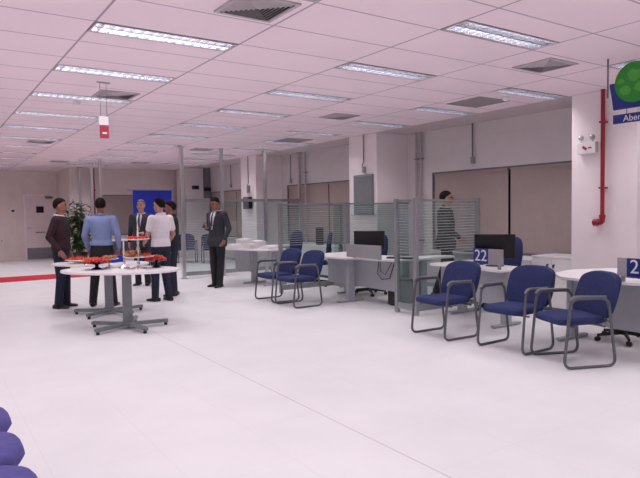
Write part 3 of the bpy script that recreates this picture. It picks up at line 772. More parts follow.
MB().bx(8.05, 8.06, 18.88, 19.02, 2.03, 2.99).build('cover', M['alud'], dt)
for loc, lab in [((7.72, 18.82, 2.36), 'left black security camera high on the far wall'), ((8.10, 18.72, 2.30), 'right black security camera high on the far wall')]:
    t = thing('security_camera', lab, 'camera', loc, 0, 'security cameras')
    q = MB(); q.box((-.06, -.06, 0), (.26, .12, .12), rz=.6, bev=.02); q.build('body', M['black'], t)
    q = MB(); q.tube([(-.15, -.13, 0), (-.19, -.16, 0)], .045, 12); q.build('lens', M['black'], t)
    q = MB(); q.tube([(0, 0, .03), (.1, .1, .06), (.1, .235 if 'left' in lab else .14, .06)], .02, 8); q.build('bracket', M['alud'], t)

# ------------------------------------------------------------------ hanging service sign at the right
hs = thing('hanging_sign', 'blue hanging sign with green disc and white lettering at the upper right', 'sign', (5.94, 3.47, 0))
def yz_prism(name, pts, x0, x1, m, par, label=None):
    b = MB(); a_ = [b.bm.verts.new((x0, y, z)) for y, z in pts]; c_ = [b.bm.verts.new((x1, y, z)) for y, z in pts]; n = len(pts)
    b.bm.faces.new(a_); b.bm.faces.new(c_[::-1])
    for k in range(n): b.bm.faces.new((a_[k], c_[k], c_[(k + 1) % n], a_[(k + 1) % n]))
    return b.build(name, m, par, label=label)
pts = [(-.025, 2.755)] + [(-.025 - .005 * k - .012 * math.sin(k / 6 * PI * .5), 2.755 - .045 * k) for k in range(1, 7)] + [(-.80, 2.485), (-.80, 2.755)]
yz_prism('sign_board', pts, -.012, .012, M['signblue'], hs)
yz_prism('name_strip', [(-.065, 2.435), (-.065, 2.345), (-.80, 2.345), (-.80, 2.435)], -.010, .010, M['signblue'], hs)
yz_prism('disc', [(-.29 + .198 * math.cos(2 * PI * k / 48), 2.735 + .198 * math.sin(2 * PI * k / 48)) for k in range(48)], -.030, -.012, M['signgreen'], hs, 'round green disc with lighter green blotches')
def blob(cy_, cz_, r, seed):
    rnd = random.Random(seed)
    return [(cy_ + r * (1 + rnd.uniform(-.25, .25)) * math.cos(2 * PI * k / 14), cz_ + r * .8 * (1 + rnd.uniform(-.25, .25)) * math.sin(2 * PI * k / 14)) for k in range(14)]
for k, (a, b, r) in enumerate([(-.20, 2.665, .055), (-.29, 2.80, .075), (-.155, 2.76, .035), (-.35, 2.68, .06), (-.40, 2.77, .045)]):
    yz_prism('light_patch', smooth_poly(blob(a, b, r, k), .03, 3), -.0312 - .0004 * k, -.030, M['signlime'], hs)
for y in (-.002, -.78):
    q = MB(); q.tube([(0, y, 2.62), (0, y, H)], .009, 8); q.build('rod', M['alud'], hs)
for y in (-.20, -.65):
    q = MB(); q.tube([(0, y, 2.43), (0, y, 2.49)], .006, 6); q.build('link', M['alu'], hs)
me = text_mesh('Abertura', .088, .001); me.materials.append(M['white'])
o = link('lettering', me, hs); o.matrix_local = Matrix.Translation((-.0115, -.172, 2.360)) @ Matrix.Rotation(-PI / 2, 4, 'Z') @ Matrix.Rotation(PI / 2, 4, 'X')

# ------------------------------------------------------------------ red carpet, banner, plant, far desk
tag(MB().bx(-5, 3.5, 15.15, 16.35, 0, .008).build('red_carpet', M['carpet']), 'long red carpet runner across the far floor', 'carpet')
bn = thing('roll_up_banner', 'plain royal blue roll-up banner behind the group of men', 'banner', (5.62, 17., 0))
MB().bx(-.57, .57, -.006, .006, .08, 2.18).build('fabric', M['banner'], bn)
MB().bx(-.71, .59, -.02, .02, 2.18, 2.215, bev=.006).build('top_bar', M['alu'], bn)
MB().bx(-.60, .60, -.07, .07, .02, .09, bev=.02).build('cassette', M['alu'], bn)
for e in (-.45, .45): MB().bx(e - .03, e + .03, -.16, .16, 0, .02).build('foot', M['alu'], bn)
q = MB(); q.tube([(0, .03, .09), (0, .03, 2.24)], .011, 8); q.build('rear_pole', M['alu'], bn)
wd = thing('side_desk', 'plain white-topped table behind the man in the blue shirt', 'table', (5.15, 18.1, 0))
MB().box((0, 0, .73), (1.1, .6, .03), bev=.006).build('top', M['whitelam'], wd)
MB().box((0, .2, .45), (1.0, .02, .5)).build('modesty_panel', M['alud'], wd)
for a in (-.5, .5):
    for b in (-.25, .25): MB().box((a, b, .358), (.04, .04, .715)).build('leg', M['alud'], wd)
pl = thing('potted_palm', 'tall leafy potted plant against the far wall behind the left man', 'plant', (3.98, 18.9, 0))
q = MB(); q.lathe([(0, 0), (.17, 0), (.22, .34), (.235, .34), (.235, .38), (.205, .38), (.20, .33), (0, .33)], n=24); q.build('pot', M['pot'], pl, True)
st = MB(); lf = MB(); rnd = random.Random(3)
for k in range(14):
    a = rnd.uniform(0, 2 * PI); r0 = rnd.uniform(.02, .11); lean = rnd.uniform(.05, .48); hh = rnd.uniform(1.2, 2.0)
    pp = [Vector(((r0 + lean * t * t) * math.cos(a), (r0 + lean * t * t) * math.sin(a), .32 + (hh - .32) * t)) for t in [i / 7 for i in range(8)]]
    st.tube(pp, [.014 - .0012 * i for i in range(8)], 6)
    for i in range(26):
        t = rnd.uniform(.12, 1.); f = t * 7; i0 = min(6, int(f)); p = pp[i0].lerp(pp[i0 + 1], f - i0)
        az = rnd.uniform(0, 2 * PI); el_ = rnd.uniform(-.3, .9); L = rnd.uniform(.20, .40); w = L * .17
        d0 = Vector((math.cos(az) * math.cos(el_), math.sin(az) * math.cos(el_), math.sin(el_))); sd_ = Vector((-math.sin(az), math.cos(az), 0))
        rows = []
        for s_, ww in ((0, .15), (.35, 1), (.7, .75), (1, .05)):
            c = p + d0 * L * s_ + Vector((0, 0, -L * .45 * s_ * s_))
            rows.append([lf.bm.verts.new(c - sd_ * w * ww), lf.bm.verts.new(c + Vector((0, 0, -.012 * ww))), lf.bm.verts.new(c + sd_ * w * ww)])
        for A, B in zip(rows, rows[1:]):
            for e in (0, 1): lf.bm.faces.new((A[e], A[e + 1], B[e + 1], B[e]))
st.build('stems', M['stem'], pl, True); lf.build('foliage', M['leaf'], pl)

# ------------------------------------------------------------------ the two buffet tables
def oval(q, dx, dy, k, a):
    bmesh.ops.transform(q.bm, matrix=Matrix.Translation((dx, dy, 0)) @ Matrix.Rotation(a, 4, 'Z') @ Matrix.Diagonal((1, k, 1, 1)) @ Matrix.Translation((-dx, -dy, 0)), verts=q.bm.verts[:]); return q
def round_table(label, hub, top_c, r, ang, arms=5, ry=.5, tilt=-.707):
    t = thing('oval_table', label, 'table', (hub[0], hub[1], 0), 0, 'oval buffet tables')
    dx, dy = top_c[0] - hub[0], top_c[1] - hub[1]
    q = MB(); q.lathe([(0, .738), (r - .012, .738), (r, .744), (r, .764), (r - .006, .77), (0, .77)], c=(dx, dy, 0), n=64); q = oval(q, dx, dy, ry / r, tilt); q.build('tabletop', M['whitelam'], t, True)
    q = MB(); q.bx(-.055, .055, -.045, .045, .06, .72, bev=.012); q.lathe([(0, .715), (.20, .72), (.20, .738), (0, .738)], n=20); q.build('pedestal', M['acpanel'], t)
    b = MB(); b.lathe([(0, .05), (.085, .05), (.075, .095), (0, .095)], n=20); b.build('hub', M['acpanel'], t, True)
    for k in range(arms):
        a = ang + 2 * PI * k / arms
        l = MB(); l.box((.27 * math.cos(a), .27 * math.sin(a), .058), (.50, .066, .045), rz=a, bev=.010)
        o = l.build('base_arm', M['acpanel'], t)
        g = MB(); g.lathe([(0, 0), (.022, 0), (.022, .036), (0, .036)], c=(.49 * math.cos(a), .49 * math.sin(a), 0), n=12); g.build('glide', M['black'], o)
    return t
round_table('nearer oval white table on a grey star base with cake stands', (2.23, 7.89), (2.20, 8.08), .80, 2.35)
round_table('oval white table on a grey star base just behind the nearer one', (2.34, 9.24), (2.26, 9.38), .76, 2.6, ry=.38)
TZ = .77
rs = random.Random(11)
# strawberries and other small food, each its own object
sb = MB()
sb.lathe([(0, -.022), (.006, -.020), (.014, -.008), (.0185, .006), (.016, .015), (.006, .018), (0, .0175)], n=12); straw_me = sb.mesh('strawberry', M['straw'])
lfm = MB()
for k in range(5):
    a = 2 * PI * k / 5; lfm.box((.008 * math.cos(a), .008 * math.sin(a), .0185), (.014, .005, .0015), rz=a)
straw_lf = lfm.mesh('calyx', M['leaf'])
def heap(name, me, leafme, label, cat, group, c, rx, ry, z0, hh, n, rr, stalk=True):
    """spread n pieces over a dome"""
    for k in range(n):
        f = math.sqrt((k + .5) / n); a = k * 2.39996
        x = c[0] + rx * f * math.cos(a); y = c[1] + ry * f * math.sin(a); z = z0 + hh * (1 - f * f) + rr
        o = link(name, me); o.location = (x, y, z); o.rotation_euler = (rs.uniform(-.9, .9), rs.uniform(-.9, .9), rs.uniform(0, 6)); s = rs.uniform(.9, 1.15); o.scale = (s, s, s)
        tag(o, label, cat, group)
        if leafme and k % 3 == 0: link('calyx', leafme, o)
def footed_bowl(label, c, rb, rf, hb, zt):
    t = thing('footed_bowl', label, 'bowl', (*c, TZ), 0, 'dark blue footed bowls'); q = MB()
    q.lathe([(0, hb - .045), (.03, hb - .045), (rb * .75, hb - .025), (rb, hb), (rb - .006, hb), (rb * .72, hb - .017), (0, hb - .030)], n=36); q.build('bowl', M['navyglass'], t, True)
    q = MB(); q.lathe([(0, 0), (rf, 0), (rf * .9, .010), (.025, .03), (.022, hb - .05), (.03, hb - .044), (0, hb - .044)], n=28); q.build('foot', M['navyglass'], t, True)
    return t
footed_bowl('dark blue footed bowl of strawberries at the left side of the nearer table', (1.95, 8.28), .185, .075, .105, 0)
heap('strawberry', straw_me, straw_lf, 'red strawberry heaped in the left dark blue footed bowl', 'strawberry', 'strawberries in the left bowl', (1.95, 8.28), .17, .17, TZ + .078, .055, 62, .014)
footed_bowl('dark blue footed bowl of strawberries at the right side of the nearer table', (2.66, 7.98), .145, .065, .115, 0)
heap('strawberry', straw_me, straw_lf, 'red strawberry heaped in the right dark blue footed bowl', 'strawberry', 'strawberries in the right bowl', (2.66, 7.98), .135, .135, TZ + .088, .055, 44, .014)
# long platter of orange-red canapes on the rear table
pf = thing('serving_platter', 'long platter of red and orange canapes on the rear table', 'platter', (1.97, 9.47, TZ), -.71); q = MB()
q.lathe([(0, .03), (.12, .03), (.20, .05), (.215, .056), (.205, .06), (.12, .042), (0, .04)], n=36, sy=.62); q.build('plate', M['porcelain'], pf, True)
q = MB(); q.lathe([(0, 0), (.08, 0), (.06, .03), (0, .03)], n=24, sy=.62); q.build('foot', M['porcelain'], pf, True)
cm = MB(); cm.lathe([(0, 0), (.020, 0), (.022, .012), (.016, .024), (0, .028)], n=12); can_me = cm.mesh('canape', M['orange'])
cm = MB(); cm.ell((0, 0, .03), (.011, .011, .009), 8, 6); can_top = cm.mesh('topping', M['straw'])
for k in range(26):
    f = math.sqrt((k + .5) / 26); a = k * 2.39996; u, v = .18 * f * math.cos(a), .105 * f * math.sin(a); ca, sa = math.cos(-.71), math.sin(-.71)
    o = link('canape', can_me); o.location = (1.97 + u * ca - v * sa, 9.47 + u * sa + v * ca, TZ + .042 + .035 * (1 - f * f)); tag(o, 'orange canape with red topping on the long platter of the rear table', 'canape', 'canapes on the platter'); link('topping', can_top, o)
# tiered stand
ts = thing('tiered_cake_stand', 'white two-tier cake stand with tall finial on the nearer table', 'cake stand', (2.42, 7.98, TZ))
def plate(r, z): return [(0, z), (r * .7, z), (r, z + .012), (r, z + .018), (r * .7, z + .007), (0, z + .007)]
q = MB(); q.lathe([(0, 0), (.095, 0), (.09, .012), (.045, .025), (.016, .045), (.022, .075), (.012, .10), (.014, .15), (0, .15)], n=28); q.build('base', M['silver'], ts, True)
q = MB(); q.lathe(plate(.205, .15), n=40); q.build('lower_plate', M['porcelain'], ts, True)
q = MB(); q.lathe([(0, .157), (.022, .157), (.012, .19), (.022, .23), (.026, .27), (.012, .31), (.020, .37), (.012, .385), (0, .385)], n=20); q.build('column', M['silver'], ts, True)
q = MB(); q.lathe(plate(.160, .385), n=40); q.build('upper_plate', M['porcelain'], ts, True)
q = MB(); q.lathe([(0, .392), (.018, .392), (.010, .43), (.014, .47), (.008, .52), (.010, .56), (.003, .62), (0, .63)], n=16); q.build('finial', M['porcelain'], ts, True)
for k in range(16):
    a = 2 * PI * k / 16; rr = .075 + .045 * (k % 2); o = link('strawberry', straw_me); o.location = (2.42 + rr * math.cos(a), 7.98 + rr * math.sin(a), TZ + .385 + .02 + .012); o.rotation_euler = (rs.uniform(-.4, .4), rs.uniform(-.4, .4), a); tag(o, 'red strawberry on the upper plate of the cake stand', 'strawberry', 'strawberries on the cake stand')
pm = MB(); pm.ell((0, 0, .022), (.042, .026, .024), 14, 8); pas_me = pm.mesh('pastry', M['pastry']); pm = MB(); pm.ell((0, 0, .043), (.024, .010, .006), 10, 6); pas_t = pm.mesh('glaze', M['orange'])
for k in range(14):
    a = 1.2 + 2.6 * (k % 7) / 6.; rr = .09 + .065 * (k % 2); zz = .165 + (.034 if k >= 7 else 0.)
    if k >= 7: rr *= .85
    o = link('pastry', pas_me); o.location = (2.42 + rr * math.cos(a), 7.98 + rr * math.sin(a), TZ + zz); o.rotation_euler = (0, 0, rs.uniform(0, 3)); tag(o, 'small brown pastry on the lower plate of the cake stand', 'pastry', 'pastries on the cake stand'); link('glaze', pas_t, o)
for k in range(9):
    a = -1.2 + 2.2 * k / 8; o = link('canape', can_me); o.location = (2.42 + .15 * math.cos(a), 7.98 + .15 * math.sin(a), TZ + .164); tag(o, 'orange canape on the right half of the lower cake stand plate', 'canape', 'canapes on the cake stand'); link('topping', can_top, o)
# candlestick
cs = thing('candlestick', 'tall silver candlestick with thin white candle left of the cake stand', 'candlestick', (2.29, 8.20, TZ))
q = MB(); q.lathe([(0, 0), (.075, 0), (.07, .012), (.03, .03), (.013, .05), (.020, .08), (.010, .11), (.012, .19), (.022, .21), (.020, .225), (0, .225)], n=24); q.build('stem', M['silver'], cs, True)
q = MB(); q.lathe([(0, .225), (.012, .225), (.010, .40), (0, .41)], n=12); q.build('candle', M['porcelain'], cs, True)
q = MB(); q.tube([(0, 0, .405), (0, 0, .425)], .002, 6); q.build('wick', M['black'], cs)
c2 = thing('small_plate_stand', 'low white cake plate behind the candlestick', 'cake stand', (2.15, 8.42, TZ))
q = MB(); q.lathe([(0, 0), (.06, 0), (.05, .01), (.014, .03), (.014, .11), (0, .11)], n=24); q.build('base', M['porcelain'], c2, True); q = MB(); q.lathe(plate(.13, .11), n=32); q.build('plate', M['porcelain'], c2, True)
for k in range(9):
    a = k * 2.4; rr = .09 * math.sqrt((k + .5) / 9); o = link('pastry', pas_me); o.location = (2.15 + rr * math.cos(a), 8.42 + rr * math.sin(a), TZ + .122); o.rotation_euler = (0, 0, a); tag(o, 'small brown pastry on the low cake plate', 'pastry', 'pastries on the low plate'); link('glaze', pas_t, o)
bx_ = thing('gift_box', 'dark blue box on the rear oval table between the two men', 'box', (2.46, 9.34, TZ), .6)
MB().bx(-.13, .13, -.09, .09, 0, .075, bev=.005).build('body', M['banner'], bx_); MB().bx(-.135, .135, -.095, .095, .075, .10, bev=.005).build('lid', M['banner'], bx_)
# ------------------------------------------------------------------ people (template 1.75 m tall, facing local +X)
def remeshed(mb, name, material, parent, vox, smooth=2, label=None):
    me = mb.mesh(name + '_raw', material)
    o = bpy.data.objects.new(name, me); COL.objects.link(o)
    m = o.modifiers.new('r', 'REMESH'); m.mode = 'VOXEL'; m.voxel_size = vox; m.use_smooth_shade = True
    if smooth:
        s = o.modifiers.new('s', 'SMOOTH'); s.iterations = smooth; s.factor = .5
    dg = bpy.context.evaluated_depsgraph_get(); dg.update()
    nm = bpy.data.meshes.new_from_object(o.evaluated_get(dg)); nm.name = name
    bpy.data.objects.remove(o); bpy.data.meshes.remove(me)
    for p in nm.polygons: p.use_smooth = True
    nm.materials.clear(); nm.materials.append(material)
    return link(name, nm, parent, label)

TORSO = [(.0, .82, .105, .160), (.0, .90, .118, .172), (.0, .98, .112, .162), (.005, 1.07, .103, .146), (.005, 1.18, .112, .158), (.0, 1.29, .120, .176), (-.005, 1.37, .108, .182), (-.012, 1.43, .085, .155), (-.015, 1.47, .062, .085)]
def torso_at(z, grow=0.):
    R_ = TORSO
    for a, b in zip(R_, R_[1:]):
        if a[1] <= z <= b[1]:
            f = (z - a[1]) / (b[1] - a[1]); return [a[k] + (b[k] - a[k]) * f for k in (0, 2, 3)]
    return [R_[-1][0], R_[-1][2], R_[-1][3]] if z > 1.4 else [R_[0][0], R_[0][2], R_[0][3]]
def V(*a): return Vector(a)

def hand(mb, w, d, side, palm_n, curl=.5):
    """palm, four unequal bent fingers and a thumb; w wrist, d direction of the hand, palm_n palm normal"""
    d = d.normalized(); n = (palm_n - d * palm_n.dot(d)).normalized(); a = d.cross(n).normalized()   # a runs across the palm
    if side < 0: a = -a
    pr = Matrix((d, a, n)).transposed()
    mb.ell(w + d * .048, (.050, .040, .017), 14, 9, pr)
    mb.cone(w - d * .02, w + d * .03, .026, .027, 10)
    for k, (off, L) in enumerate([(.029, .072), (.010, .082), (-.010, .076), (-.028, .060)]):
        b = w + d * .080 + a * off
        k1 = (d + n * curl * .5 + a * off * 1.2).normalized(); k2 = (d + n * curl * 1.5).normalized(); k3 = (d * .6 + n * curl * 2.2).normalized()
        p1 = b + k1 * L * .45; p2 = p1 + k2 * L * .32; p3 = p2 + k3 * L * .23
        mb.cone(b - d * .02, p1, .0098, .0090, 8); mb.cone(p1, p2, .0090, .0084, 8); mb.cone(p2, p3, .0084, .0074, 8)
    t0 = w + d * .022 + a * .032; t1 = t0 + (d * .65 + a * .62 + n * .35).normalized() * .042; t2 = t1 + (d * .9 + a * .12 + n * .5).normalized() * .032
    mb.cone(t0, t1, .0125, .0105, 8); mb.cone(t1, t2, .0105, .0085, 8)

def person(label, loc, face_deg, height, skin='skin', hair='hair', head=(0., 0.), lean=0., arms=None, legs=None, top='suit', topmat='suit', trousers='blacktr', sleeves='long', shirt=None, tie=None, glasses=False, group=None, hairline=.0):
    t = thing('person', label, 'person', loc, R(face_deg)); sc = height / 1.75; t.scale = (sc, sc, sc)
    # joints
    LG = {1: dict(hip=V(0, .088, .90), knee=V(.015, .095, .49), ank=V(-.01, .10, .085), toe=12.), -1: dict(hip=V(0, -.088, .90), knee=V(.015, -.095, .49), ank=V(-.01, -.10, .085), toe=-12.)}
    AR = {1: dict(sh=V(-.01, .195, 1.405), el=V(-.03, .245, 1.13), wr=V(.03, .25, .885), hd=V(.15, 0, -1), pn=V(0, -1, 0)), -1: dict(sh=V(-.01, -.195, 1.405), el=V(-.03, -.245, 1.13), wr=V(.03, -.25, .885), hd=V(.15, 0, -1), pn=V(0, 1, 0))}
    for s_, dct in (legs or {}).items(): LG[s_].update(dct)
    for s_, dct in (arms or {}).items(): AR[s_].update(dct)
    # head frame: yaw then nod about the neck
    Hm = Matrix.Translation((-.012, 0, 1.50)) @ Matrix.Rotation(R(head[0]), 4, 'Z') @ Matrix.Rotation(R(head[1]), 4, 'Y') @ Matrix.Translation((.012, 0, -1.50))
    hr = Hm.to_3x3()
    hp = lambda x, y, z: Hm @ V(x, y, z)
    B = MB()
    B.loft([(r[0], 0, r[1], r[2] - .012, r[3] - .012) for r in TORSO], 24)
    B.cone(V(-.012, 0, 1.42), hp(.0, 0, 1.555), .058, .053, 14)
    B.ell(hp(-.008, 0, 1.650), (.098, .077, .100), 20, 14, hr)          # cranium
    B.ell(hp(.030, 0, 1.598), (.066, .061, .082), 18, 12, hr)           # face
    B.ell(hp(.048, 0, 1.545), (.040, .042, .030), 14, 10, hr)           # jaw and chin
    B.ell(hp(.096, 0, 1.614), (.020, .015, .020), 10, 8, hr); B.cone(hp(.084, 0, 1.650), hp(.100, 0, 1.612), .010, .014, 8)   # nose
    B.ell(hp(.070, 0, 1.666), (.022, .052, .012), 12, 8, hr)            # brow
    B.ell(hp(.079, 0, 1.575), (.016, .026, .010), 12, 8, hr)
    for s_ in (1, -1): B.ell(hp(-.005, s_ * .078, 1.62), (.020, .011, .032), 10, 8, hr)
    for s_ in (1, -1):
        a = AR[s_]
        B.cone(V(-.01, s_ * .12, 1.40), a['sh'], .055, .050, 12); B.cone(a['sh'], a['el'], .047, .038, 12); B.cone(a['el'], a['wr'], .038, .027, 12)
        hand(B, a['wr'], a['hd'].copy(), s_, a['pn'], a.get('curl', .5))
        l = LG[s_]
        B.cone(l['hip'], l['knee'], .082, .054, 14); B.cone(l['knee'], l['ank'], .052, .036, 14)
        B.ell(l['ank'] + V(.035, 0, -.048), (.080, .027, .022), 12, 8, Matrix.Rotation(R(l['toe']), 3, 'Z'))
    remeshed(B, 'body', M[skin], t, .0078, 1)
    # eyes, brows, mouth
    for s_ in (1, -1):
        e = MB(); e.ell(hp(.0865, s_ * .031, 1.640), (.008, .013, .008), 10, 8, hr); e.build('eye', M['eyes'], t, True)
        e = MB(); e.tube([hp(.088, s_ * .014, 1.668), hp(.091, s_ * .032, 1.672), hp(.078, s_ * .050, 1.666)], .0045, 6); e.build('eyebrow', M[hair], t, True)
    e = MB(); e.ell(hp(.0935, 0, 1.574), (.005, .022, .006), 12, 8, hr); e.build('mouth', M['lips'], t, True)
    def hf(d):
        fx = d.x
        line = -.74 + (1.18 + hairline) * max(0, min(1, (fx + .45) / .95)) ** .8 if fx > -.45 else -.74
        w = max(0., min(1., (d.z - line) / .14 + .5)); w = w * w * (3 - 2 * w)
        return .86 + .20 * w + (.02 * math.sin(9 * d.y + 5 * d.z) if w > .5 else 0)
    h = MB(); h.ell(hp(-.010, 0, 1.652), (.100, .080, .102), 30, 22, hr, fn=hf); h.build('hair', M[hair], t, True)
    # trousers
    T = MB()
    T.loft([(0, 0, .80, .098, .125), (0, 0, .86, .125, .172), (.0, 0, .93, .125, .180), (.0, 0, 1.0, .118, .170), (.002, 0, 1.03, .112, .160)], 24)
    for s_ in (1, -1):
        l = LG[s_]
        T.cone(l['hip'] + V(0, 0, -.02), l['knee'], .100, .074, 16); T.cone(l['knee'], l['ank'] + V(0, 0, -.005), .073, .062, 16); T.cone(l['ank'] + V(0, 0, .03), l['ank'] + V(.004, 0, -.03), .060, .062, 16)
    remeshed(T, 'trousers', M[trousers], t, .012, 2)
    for s_ in (1, -1):
        l = LG[s_]; a = R(l['toe']); q = MB(); c, s = math.cos(a), math.sin(a)
        prof = [(-.085, .034, .062), (-.04, .040, .078), (.02, .041, .070), (.08, .046, .052), (.13, .043, .044), (.165, .028, .034)]
        base = l['ank'] + V(0, 0, -.085)
        lay = []
        for (x, w, hgt) in prof:
            row = []
            for k in range(14):
                an = 2 * PI * k / 14; yy = w * math.cos(an); zz = hgt / 2 + .003 + hgt / 2 * math.copysign(abs(math.sin(an)) ** .7, math.sin(an))
                row.append(q.bm.verts.new(base + V(x * c - yy * s, x * s + yy * c, zz)))
            lay.append(row)
        for A, Bq in zip(lay, lay[1:]):
            for k in range(14): q.bm.faces.new((A[k], A[(k + 1) % 14], Bq[(k + 1) % 14], Bq[k]))
        q.bm.faces.new(lay[0][::-1]); q.bm.faces.new(lay[-1])
        q.build('shoe', M['shoe'], t, True)
    # upper garment
    g = {'suit': .016, 'jumper': .016, 'shirt': .008, 'polo': .008}[top]
    U = MB()
    low = {'suit': .79, 'jumper': .93, 'shirt': .985, 'polo': .93}[top]
    rings = []
    zz = [low, low + .05] + [r[1] for r in TORSO if r[1] > low + .07]
    for z in zz:
        c0, rx, ry = torso_at(z); e = g + (.014 if z < 1.05 else 0) + (.010 if top != 'shirt' and 1.0 < z < 1.2 else 0) + (.02 if top == 'suit' and z < .95 else 0)
        rings.append((c0, 0, z, rx + e, ry + e))
    if top != 'shirt': rings[0] = (rings[0][0], 0, rings[0][2], rings[0][3] - .004, rings[0][4] - .004)
    U.loft(rings, 28)
    for s_ in (1, -1):
        a = AR[s_]
        U.cone(V(-.01, s_ * .11, 1.395), a['sh'], .066, .064, 14)
        if sleeves == 'long':
            U.cone(a['sh'], a['el'], .062, .050, 14); U.cone(a['el'], a['wr'].lerp(a['el'], .07), .050, .039, 14)
        else:
            U.cone(a['sh'], a['sh'].lerp(a['el'], .62), .064, .060, 14)
    if top in ('suit', 'jumper'): U.cone(V(-.014, 0, 1.45), V(-.020, 0, 1.468), .075, .066, 16)
    o = remeshed(U, {'suit': 'jacket', 'jumper': 'jumper', 'shirt': 'shirt', 'polo': 'polo_shirt'}[top], M[topmat], t, .011, 2)
    # collar
    cmat = M[shirt] if shirt else M[topmat]
    q = MB(); ringz = []
    pts = [V(-.014 + .072 * math.cos(2 * PI * k / 24), .074 * math.sin(2 * PI * k / 24), 1.478 + .012 * -math.cos(2 * PI * k / 24)) for k in range(24)]
    q.tube(pts, .015 if top in ('shirt', 'polo', 'jumper') else .010, 8, True); q.build('collar', cmat, t, True)
    def patch(name, m, rows, off, th=.006):
        b = MB(); F = []; K = []
        for z, hw, zoff in rows:
            c0, rx, ry = torso_at(z); e = g + (.010 if 1.0 < z < 1.2 else 0) + off; A, Bk = [], []
            for i in range(7):
                y = hw * (i / 3. - 1); x = c0 + (rx + e) * math.sqrt(max(0, 1 - (y / (ry + e)) ** 2))
                A.append(b.bm.verts.new((x, y, z + zoff * abs(i / 3. - 1)))); Bk.append(b.bm.verts.new((x - th - .03, y, z + zoff * abs(i / 3. - 1))))
            F.append(A); K.append(Bk)
        for k in range(len(F) - 1):
            for i in range(6):
                b.bm.faces.new((F[k][i], F[k][i + 1], F[k + 1][i + 1], F[k + 1][i])); b.bm.faces.new((K[k][i + 1], K[k][i], K[k + 1][i], K[k + 1][i + 1]))
            b.bm.faces.new((F[k][0], F[k + 1][0], K[k + 1][0], K[k][0])); b.bm.faces.new((F[k + 1][6], F[k][6], K[k][6], K[k + 1][6]))
        for e in (0, -1):
            for i in range(6): b.bm.faces.new((F[e][i], F[e][i + 1], K[e][i + 1], K[e][i]))
        return b.build(name, m, t, True)
    if top == 'suit' and shirt:
        patch('shirt_front', M[shirt], [(1.455, .046, 0), (1.43, .052, 0), (1.40, .054, 0), (1.36, .050, 0), (1.32, .044, 0), (1.27, .036, 0), (1.22, .028, 0), (1.17, .018, 0), (1.12, .006, 0)], .012)
        if tie: patch('tie', M[tie], [(1.452, .018, 0), (1.435, .014, 0), (1.38, .018, 0), (1.33, .022, 0), (1.26, .024, 0), (1.20, .024, 0), (1.13, .004, 0)], .018)
        for z in (1.07, .98):
            c0, rx, ry = torso_at(z); b_ = MB(); b_.ell((c0 + rx + g + (.024 if z < 1.05 else .010) + .001, 0, z), (.004, .009, .009), 10, 6); b_.build('button', M['black'], t, True)
    if top in ('shirt',):
        b_ = MB(); b_.loft([(.002, 0, .985, .129, .179), (.002, 0, 1.015, .127, .175)], 28); b_.build('belt', M['belt'], t, True)
    if glasses:
        q = MB()
        for s_ in (1, -1):
            q.tube([hp(.104, s_ * .032 + .022 * math.cos(2 * PI * k / 12), 1.640 + .017 * math.sin(2 * PI * k / 12)) for k in range(12)], .003, 6, True)
            q.tube([hp(.102, s_ * .054, 1.643), hp(.0, s_ * .086, 1.645)], .003, 6)
        q.tube([hp(.106, -.010, 1.642), hp(.106, .010, 1.642)], .003, 6); q.build('glasses', M['black'], t, True)
    return t

AZ = 56.07   # direction of view on the floor, degrees from +X
person('man in a dark maroon jumper and navy trousers standing leftmost in the group', (1.88, 10.30, 0), -28, 1.775, top='jumper', topmat='maroon', trousers='denim', shirt='shirt', head=(6, 4),
       arms={-1: dict(el=V(-.10, -.25, 1.14), wr=V(.05, -.235, .93), hd=V(.5, .1, -.8)), 1: dict(el=V(-.02, .25, 1.14), wr=V(.06, .19, .90), hd=V(.4, -.2, -.8))},
       legs={1: dict(ank=V(.03, .09, .085), knee=V(.03, .09, .49)), -1: dict(ank=V(-.04, -.09, .085))})
person('man in a light blue long-sleeved shirt and black trousers seen from behind', (2.46, 10.06, 0), 60, 1.775, top='shirt', topmat='lightblue', trousers='blacktr', head=(12, 2),
       arms={1: dict(el=V(-.02, .265, 1.14), wr=V(.10, .24, .92)), -1: dict(el=V(-.02, -.265, 1.14), wr=V(.09, -.235, .93))},
       legs={1: dict(knee=V(.015, .125, .49), ank=V(-.01, .165, .085)), -1: dict(knee=V(.015, -.125, .49), ank=V(-.01, -.165, .085))})
person('grey-haired man in a dark suit and tie facing the camera by the banner', (3.86, 12.45, 0), 232, 1.80, skin='skinlight', hair='hairgrey', hairline=.12, topmat='suit', trousers='blacktr', shirt='shirt', tie='tie',
       arms={1: dict(el=V(-.03, .26, 1.12), wr=V(.20, .12, 1.08), hd=V(.7, -.6, .05), pn=V(0, -.3, -1)), -1: dict(el=V(-.05, -.25, 1.13), wr=V(.03, -.25, .89))})
person('man in a white polo shirt and dark jeans standing with his back half turned', (3.42, 9.98, 0), 112, 1.77, skin='skinlight', top='polo', topmat='polo', trousers='denim', sleeves='short', head=(14, 6),
       arms={1: dict(el=V(.03, .25, 1.13), wr=V(.22, .16, 1.0), hd=V(.8, -.4, .0), pn=V(0, -1, -.3)), -1: dict(el=V(-.03, -.26, 1.13), wr=V(.12, -.24, .95), hd=V(.5, .1, -.8))},
       legs={1: dict(ank=V(.06, .10, .085), knee=V(.05, .095, .49)), -1: dict(ank=V(-.06, -.10, .085))})
person('man dressed in black mostly hidden behind the man in the white polo', (3.80, 10.50, 0), 150, 1.73, topmat='blacktr', trousers='denim', shirt='blacktr', top='jumper', head=(5, 5))
